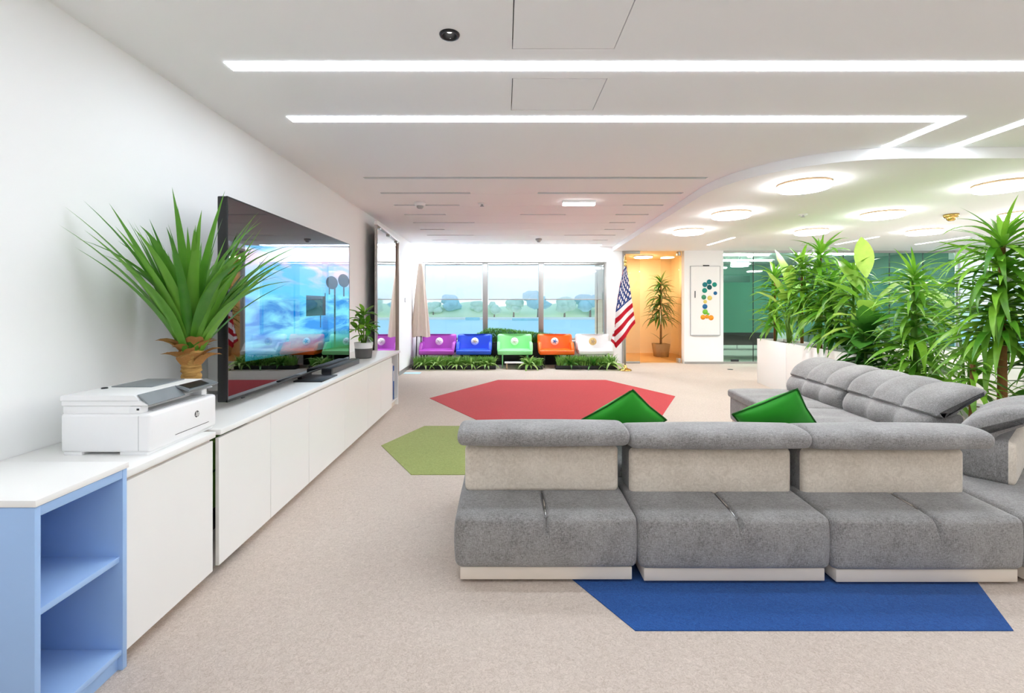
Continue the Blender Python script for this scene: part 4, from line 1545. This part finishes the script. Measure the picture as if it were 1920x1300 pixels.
# cushions
def pillow(loc, label, rot, s=.43, th=.15):
    t = thing('cushion', label, 'cushion', loc, 0, 'green cushions')
    t.rotation_mode = 'YXZ'
    t.rotation_euler = rot
    n = 20
    bm = B()
    grids = []
    for side in (1, -1):
        g = {}
        for i in range(n + 1):
            for j in range(n + 1):
                u, v = i / n * 2 - 1, j / n * 2 - 1
                edge = (1 - u ** 2) * (1 - v ** 2)
                hgt = th / 2 * max(0, edge) ** .5 * (1 + .05 * math.sin(u * 5 + v * 3) * edge)
                pin = 1 - .06 * (1 - abs(u)) * v * v if False else 1
                k = .05
                x = u * s / 2 * (1 - k * (1 - v * v) * 0 - k * (1 - abs(v)) * abs(u))
                y = v * s / 2 * (1 - k * (1 - abs(u)) * abs(v))
                rim = i in (0, n) or j in (0, n)
                if rim and side == -1:
                    g[i, j] = grids[0][i, j]
                else:
                    g[i, j] = bm.verts.new((x, side * hgt, y))
        grids.append(g)
        for i in range(n):
            for j in range(n):
                qd = [g[i, j], g[i + 1, j], g[i + 1, j + 1], g[i, j + 1]]
                bm.faces.new(qd if side == -1 else qd[::-1])
    rimv = [grids[0][i, 0].co.copy() for i in range(n)] + [grids[0][n, j].co.copy() for j in range(n)] + [grids[0][n - i, n].co.copy() for i in range(n)] + [grids[0][0, n - j].co.copy() for j in range(n)]
    obj('cover', bm, 'green_fab', t, ang=80)
    obj('piping', tube(B(), rimv + [rimv[0]], .006, 6, False), 'green_pipe', t)


pillow((.79, 3.05, .644), 'green cushion standing on its corner behind the first sofa headrests', (R(36), R(46), R(2)), .40)
pillow((1.775, 3.04, .650), 'green cushion standing on its corner, nearer the tufted sofa backs', (R(36), R(54), R(-2)), .41)

# ------------------------------------------------------------------ small seats by the window
def rounded_panel(bm, w, h, t, r, x0, y0, z0):
    rbox(bm, x0, x0 + w, y0, y0 + t, z0, z0 + h, r, (6, 2, 4))


CH = [(-1.90, 'purple', srgb(176, 74, 184), srgb(200, 200, 196)), (-1.075, 'blue', srgb(38, 84, 212), srgb(190, 170, 130)), (-.155, 'light green', srgb(146, 226, 150), srgb(210, 180, 190)),
      (.775, 'orange', srgb(250, 104, 10), srgb(80, 120, 180)), (1.655, 'white', srgb(238, 236, 234), srgb(206, 172, 112))]
CW = .80
first = None
for k, (cx, nm, colr, mk) in enumerate(CH):
    mm = mat_plain(nm.replace(' ', '_') + '_shell', colr, .35, 0, .5, .04, 6)
    mb = mat_plain(nm.replace(' ', '_') + '_badge_print', mk, .6, 0, .3, .25, 40)
    lab = {0: 'purple two seat chair with round white badge by the window', 1: 'blue two seat chair with round white badge by the window', 2: 'light green two seat chair with round white badge, middle of the row',
           3: 'orange two seat chair with round white badge by the window', 4: 'white two seat chair with round tan badge, beside the flag'}[k]
    t = thing('lounge_chair', lab, 'chair', (cx, 10.41, 0), 0, 'coloured chairs by the window')

    def bdef(p, n):
        p = p.copy()
        p.y += (p.z - .33) * .22
        if n.y < -.4:
            ux = max(0, 1 - ((p.x - CW / 2) / (CW / 2 - .08)) ** 4)
            p.y += .05 * ux
        return p
    obj('backrest', rbox(B(), 0, CW, .24, .36, .315, .725, .05, (14, 2, 8), ((), (), ()), bdef), mm, t, ang=60)
    obj('seat', rbox(B(), .01, CW - .01, -.16, .34, .29, .395, .035, (8, 6, 2)), mm, t, ang=60)
    for sx in (0.0, CW - .07):
        def adef(p, n, sx=sx):
            p = p.copy()
            if p.z > .40:
                p.y += (p.z - .40) * .9
            return p
        obj('armrest', rbox(B(), sx, sx + .07, -.1, .3, .36, .56, .03, (2, 6, 4), ((), (), ()), adef), mm, t, ang=60)
    for sx in (.12, CW - .12):
        for sy in (-.08, .26):
            obj('leg', tube(B(), [(sx, sy, 0), (sx, sy, .30)], [.012, .018], 10), 'black' if k != 2 else mm, t)
    zc, yc = .555, .335
    bm = lathe(B(), [(0, -.018), (.082, -.016), (.088, 0), (.088, .02)], (0, 0, 0), 28, 'Y')
    bd = obj('badge', bm, 'white' if k != 4 else mb, t)
    bd.location = (CW / 2, yc - .0, zc)
    bd.rotation_euler = (R(-12), 0, 0)
    bm = B()
    lathe(bm, [(0, -.0205), (.03, -.0205), (.03, -.0185), (.0, -.0185)], (0, 0, 0), 16, 'Y')
    for j in range(5):
        a = j * 2 * PI / 5
        lathe(bm, [(0, -.0205), (.012, -.0205), (.012, -.0175)], (.042 * math.cos(a), 0, .042 * math.sin(a)), 10, 'Y')
    pm = obj('badge_print', bm, mb if k != 4 else 'pot_tan', bd)

# planting troughs in front of the seats


def grass_mesh(bm, x0, x1, y0, y1, z, n, h, q, w=.012, bend=.6):
    for _ in range(n):
        x, y = q.uniform(x0, x1), q.uniform(y0, y1)
        a = q.uniform(0, 2 * PI)
        hh = h * q.uniform(.55, 1.15)
        dx, dy = math.cos(a), math.sin(a)
        b = bend * q.uniform(.3, 1.2) * hh
        px, py = -dy * w, dx * w
        p0 = Vector((x, y, z))
        p1 = p0 + Vector((dx * b * .3, dy * b * .3, hh * .6))
        p2 = p0 + Vector((dx * b, dy * b, hh))
        v = [bm.verts.new(p0 + Vector((px, py, 0))), bm.verts.new(p0 - Vector((px, py, 0))), bm.verts.new(p1 - Vector((px, py, 0)) * .9), bm.verts.new(p1 + Vector((px, py, 0)) * .9), bm.verts.new(p2)]
        bm.faces.new(v[:4])
        bm.faces.new((v[3], v[2], v[4]))
    return bm


q = random.Random(5)
for (a, b, l, hh, seed) in ((-2.0, -.18, 'long black trough of ferny grass below the purple and blue chairs', .20, 1), (.36, .84, 'short black trough of grass between the green and orange chairs', .16, 2),
                            (1.12, 2.46, 'black trough of grass below the white chair beside the flag', .21, 3)):
    t = thing('planter_trough', l, 'planter', (a, 10.06, 0), 0, 'black planting troughs')
    L = b - a
    obj('tub', bxo(0, L, 0, .2, 0, .08, .005), 'black', t)
    obj('soil', bxo(.01, L - .01, .01, .19, .08, .085), 'soil', t)
    obj('grass', grass_mesh(B(), .04, L - .02, .0, .19, .08, int(900 * L), hh, random.Random(seed), .009), 'grass', t, kind='stuff')
for k, (px_, l) in enumerate(((-1.72, 'pale grassy tuft at the wall end of the long trough'), (-1.45, 'pale arching tuft below the purple chair'), (-1.02, 'arching tuft in front of the gap between purple and blue chairs'),
                              (-.72, 'spreading pale tuft below the blue chair'), (-.36, 'bright tuft at the blue chair end of the long trough'), (.55, 'bright spider plant tuft between green and orange chairs'),
                              (1.45, 'dark tuft below the white chair near the orange one'), (1.95, 'small tuft below the middle of the white chair'), (2.30, 'bushy bright tuft at the trough end beside the flag'))):
    t = thing('spider_plant', l, 'plant', (px_, 10.10, .084), 0, 'tufts in the black troughs')
    qq = random.Random(40 + k)
    crown(t, (0, 0, 0), 24, .36 if k not in (8, 5) else .42, (.25, 1.3), qq, L_SPIDER if k not in (6, 7) else L_DARK, k, .02, .2, 1.3)

# clipped hedge behind the seats
t = thing('hedge', 'low clipped hedge on the window sill side behind the blue and green chairs', 'hedge', (-.80, 10.91, 0))
obj('trough', bxo(0, 2.1, -.05, .05, 0, .505, .005), 'black', t)
bm = B()
qh = random.Random(9)
for k in range(9000):
    x = qh.uniform(0, 2.1)
    u = x / 2.1
    top = .06 + .22 * min(1, u * 5) * (1 - max(0, u - .35) * 1.1)
    y = qh.uniform(-.07, .09)
    zz = .51 + qh.random() * (top + .04)
    a = qh.uniform(0, 2 * PI)
    d3 = Vector((math.cos(a) * .5, math.sin(a) * .5, qh.uniform(.4, 1.2))).normalized()
    pp = Vector((x, y, zz))
    s_ = d3.cross(Vector((0, 0, 1))).normalized() * .008
    Ln = qh.uniform(.035, .07)
    v = [bm.verts.new(pp - s_), bm.verts.new(pp + s_), bm.verts.new(pp + d3 * Ln)]
    bm.faces.new(v)
obj('foliage', bm, 'grass', t, kind='stuff')

# white footrest below the light green chair
t = thing('footstool', 'low white footrest plank in front of the light green chair', 'footstool', (.22, 10.12, 0))
obj('plank', bxo(-.21, .21, -.08, .08, .13, .155, .004), 'white', t)
for sx in (-.16, .16):
    obj('leg', bxo(sx - .015, sx + .015, -.05, .05, 0, .13, .003), 'pot_tan', t)

# small bits on the floor
o = obj('paper_sheet', bxo(-.17, .17, -.1, .1, 0, .003), 'lake')
o.location = (-2.0 + .12, 9.52, 0)
tag(o, 'pale blue sheet lying on the floor before the black trough', 'paper')
o = obj('floor_socket', lathe(B(), [(0, 0), (.06, 0), (.055, .006), (0, .007)], n=20), 'dark')
o.location = (4.9, 10.05, 0)
tag(o, 'small dark socket cover on the floor below the whiteboard', 'socket')

# draped beige cloth on a black stand left of the window
t = thing('draped_cloth', 'beige cloth gathered to a point on two black legs beside the window', 'curtain', (-1.90, 10.55, 0))
bm = B()
n, m_ = 40, 18
rings = []
for i in range(m_ + 1):
    s = i / m_
    zz = 2.34 - s * (2.34 - .68)
    rx, ry = .045 + .155 * s ** .8, .03 + .07 * s
    ring = []
    for k in range(n):
        a = 2 * PI * k / n
        fold = 1 + .16 * math.sin(a * 7 + 1) * min(1, s * 1.5)
        ring.append(bm.verts.new((rx * fold * math.cos(a), ry * fold * math.sin(a), zz + .02 * math.sin(a * 3) * s)))
    rings.append(ring)
for a, b in zip(rings, rings[1:]):
    for k in range(n):
        bm.faces.new((a[k], b[k], b[(k + 1) % n], a[(k + 1) % n]))
bm.faces.new(rings[0])
obj('cloth', bm, 'cloth_beige', t, ang=80)
for sx in (-.11, .02):
    obj('leg', tube(B(), [(sx, 0, 0), (sx * .3, 0, 2.0)], .012, 8), 'black', t)
obj('base', lathe(B(), [(0, 0), (.16, 0), (.15, .012), (0, .02)], n=24), 'black', t)

# ------------------------------------------------------------------ flag on a stand
FXP, FYP = 2.585, 9.90
t = thing('flag_stand', 'national flag with stars and stripes on a pole with gold base', 'flag', (FXP, FYP, 0))
obj('base', lathe(B(), [(0, 0), (.135, 0), (.14, .012), (.12, .03), (.06, .045), (.035, .07), (.03, .11), (.022, .12), (0, .12)], n=32), 'brass', t)
obj('pole', tube(B(), [(0, 0, .1), (0, 0, 2.24)], .017, 12), 'alu', t)
obj('finial', lathe(B(), [(.018, 2.23), (.03, 2.25), (.016, 2.27), (.03, 2.31), (.034, 2.34), (.012, 2.44), (0, 2.48)], n=16), 'brass', t)
kpx = FYP / 870


def fpt(px, py, dy):
    return Vector(((px - 945) * kpx - FXP, dy, 1.4 - (py - 572) * kpx))


def lerp_path(path, s):
    s = max(0, min(1, s)) * (len(path) - 1)
    i = min(int(s), len(path) - 2)
    f = s - i
    return (path[i][0] + (path[i + 1][0] - path[i][0]) * f, path[i][1] + (path[i + 1][1] - path[i][1]) * f)


RIGHT = [(1173, 500), (1178, 528), (1182, 556), (1186, 582), (1190, 606)]
LEFT = [(1168, 506), (1160, 542), (1154, 580), (1151, 618), (1155, 653)]
bm = B()
uvl = bm.loops.layers.uv.new('UVMap')


def sheet(P, Q, u0, u1, depth, nu=26, nv=60, amp=.025):
    g = {}
    for j in range(nv + 1):
        v = j / nv
        p, r_ = lerp_path(P, v), lerp_path(Q, v)
        for i in range(nu + 1):
            s = i / nu
            x, y = p[0] + (r_[0] - p[0]) * s, p[1] + (r_[1] - p[1]) * s
            w = amp * (0.25 + v) * math.sin(s * 8 + v * 3) + .02 * math.sin(PI * s)
            g[i, j] = (bm.verts.new(fpt(x, y, depth - w)), (u0 + (u1 - u0) * s, v))
    for j in range(nv):
        for i in range(nu):
            c = [g[i, j], g[i + 1, j], g[i + 1, j + 1], g[i, j + 1]]
            f = bm.faces.new([q_[0] for q_ in c])
            for l, q_ in zip(f.loops, c):
                l[uvl].uv = (q_[1][0], q_[1][1])


sheet(RIGHT, LEFT, 0.15, 0.40, -.05)
sheet(LEFT, [(1169, 508), (1166, 545), (1160, 585), (1150, 625), (1146, 640)], .40, .62, -.02)
sheet([(1169, 508), (1166, 545), (1160, 585), (1150, 625), (1146, 640)], [(1172, 508), (1174, 545), (1176, 585), (1178, 620), (1176, 634)], .62, 1.0, .05)
bmesh.ops.remove_doubles(bm, verts=bm.verts[:], dist=1e-4)
obj('flag', bm, 'flag', t, ang=85)
obj('cord', tube(B(), [(.02, -.03, 2.24), (.03, -.05, 2.12), (.015, -.05, 2.0)], .008, 6), 'brass', t)

# ------------------------------------------------------------------ whiteboard with coloured dots
WYF = WY1 - .06


def wx(px):
    return (px - 945) / 870 * WYF


def wz(py):
    return 1.4 - (py - 572) / 870 * WYF


bx0, bx1, bz0, bz1 = wx(1294), wx(1350), wz(629), wz(499)
t = thing('whiteboard', 'tall white board with coloured dots on the white wall', 'whiteboard', (bx0, WYF, bz0))
Wb, Hb = bx1 - bx0, bz1 - bz0
obj('panel', bxo(.008, Wb - .008, -.018, 0, .008, Hb - .008), 'white', t)
for a in ((0, .012, 0, Hb), (Wb - .012, Wb, 0, Hb), (0, Wb, 0, .016), (0, Wb, Hb - .012, Hb)):
    obj('frame', bxo(a[0], a[1], -.024, 0, a[2], a[3], .003), 'tray', t)
obj('pen_tray', bxo(.03, Wb - .03, -.05, -.02, -.012, .006, .004), 'tray', t)
obj('clip', bxo(Wb * .42, Wb * .62, -.04, -.01, Hb - .005, Hb + .02, .004), 'dark', t)
obj('handle', bxo(.10, .115, -.035, -.018, Hb * .54, Hb * .64, .003), 'dark', t)
tones = {'teal': srgb(14, 122, 128), 'dteal': srgb(8, 84, 88), 'blue': srgb(20, 100, 150), 'green': srgb(60, 140, 100), 'lime': srgb(116, 190, 56), 'yellow': srgb(226, 204, 106), 'orange': srgb(240, 152, 28), 'gteal': srgb(20, 140, 122)}
for k_ in tones:
    M['dot_' + k_] = mat_plain('dot_' + k_, tones[k_], .5, 0, .4, .04, 20)
for x, y, r_, c in ((1329, 529, 4.6, 'teal'), (1321, 534, 4.6, 'teal'), (1339, 534, 4.4, 'gteal'), (1329.5, 539, 4.6, 'dteal'), (1320.5, 545, 4.6, 'gteal'), (1340.5, 550, 3.4, 'blue'), (1319, 557.5, 4.4, 'green'),
                    (1330, 559, 4.4, 'yellow'), (1321.5, 566, 3.4, 'yellow'), (1321, 575, 4.6, 'blue'), (1321.5, 585, 4.8, 'lime'), (1327, 589, 2.4, 'lime'), (1317.5, 595, 4.6, 'orange'), (1325, 594, 3.6, 'orange'), (1332.5, 596, 4.8, 'orange')):
    o = obj('dot', lathe(B(), [(0, -.0235 - .0006 * (int(x * 7) % 4)), (r_ * WYF / 870, -.0232 - .0006 * (int(x * 7) % 4)), (r_ * WYF / 870, -.018)], (wx(x) - bx0, 0, wz(y) - bz0), 24, 'Y'), 'dot_' + c, t)
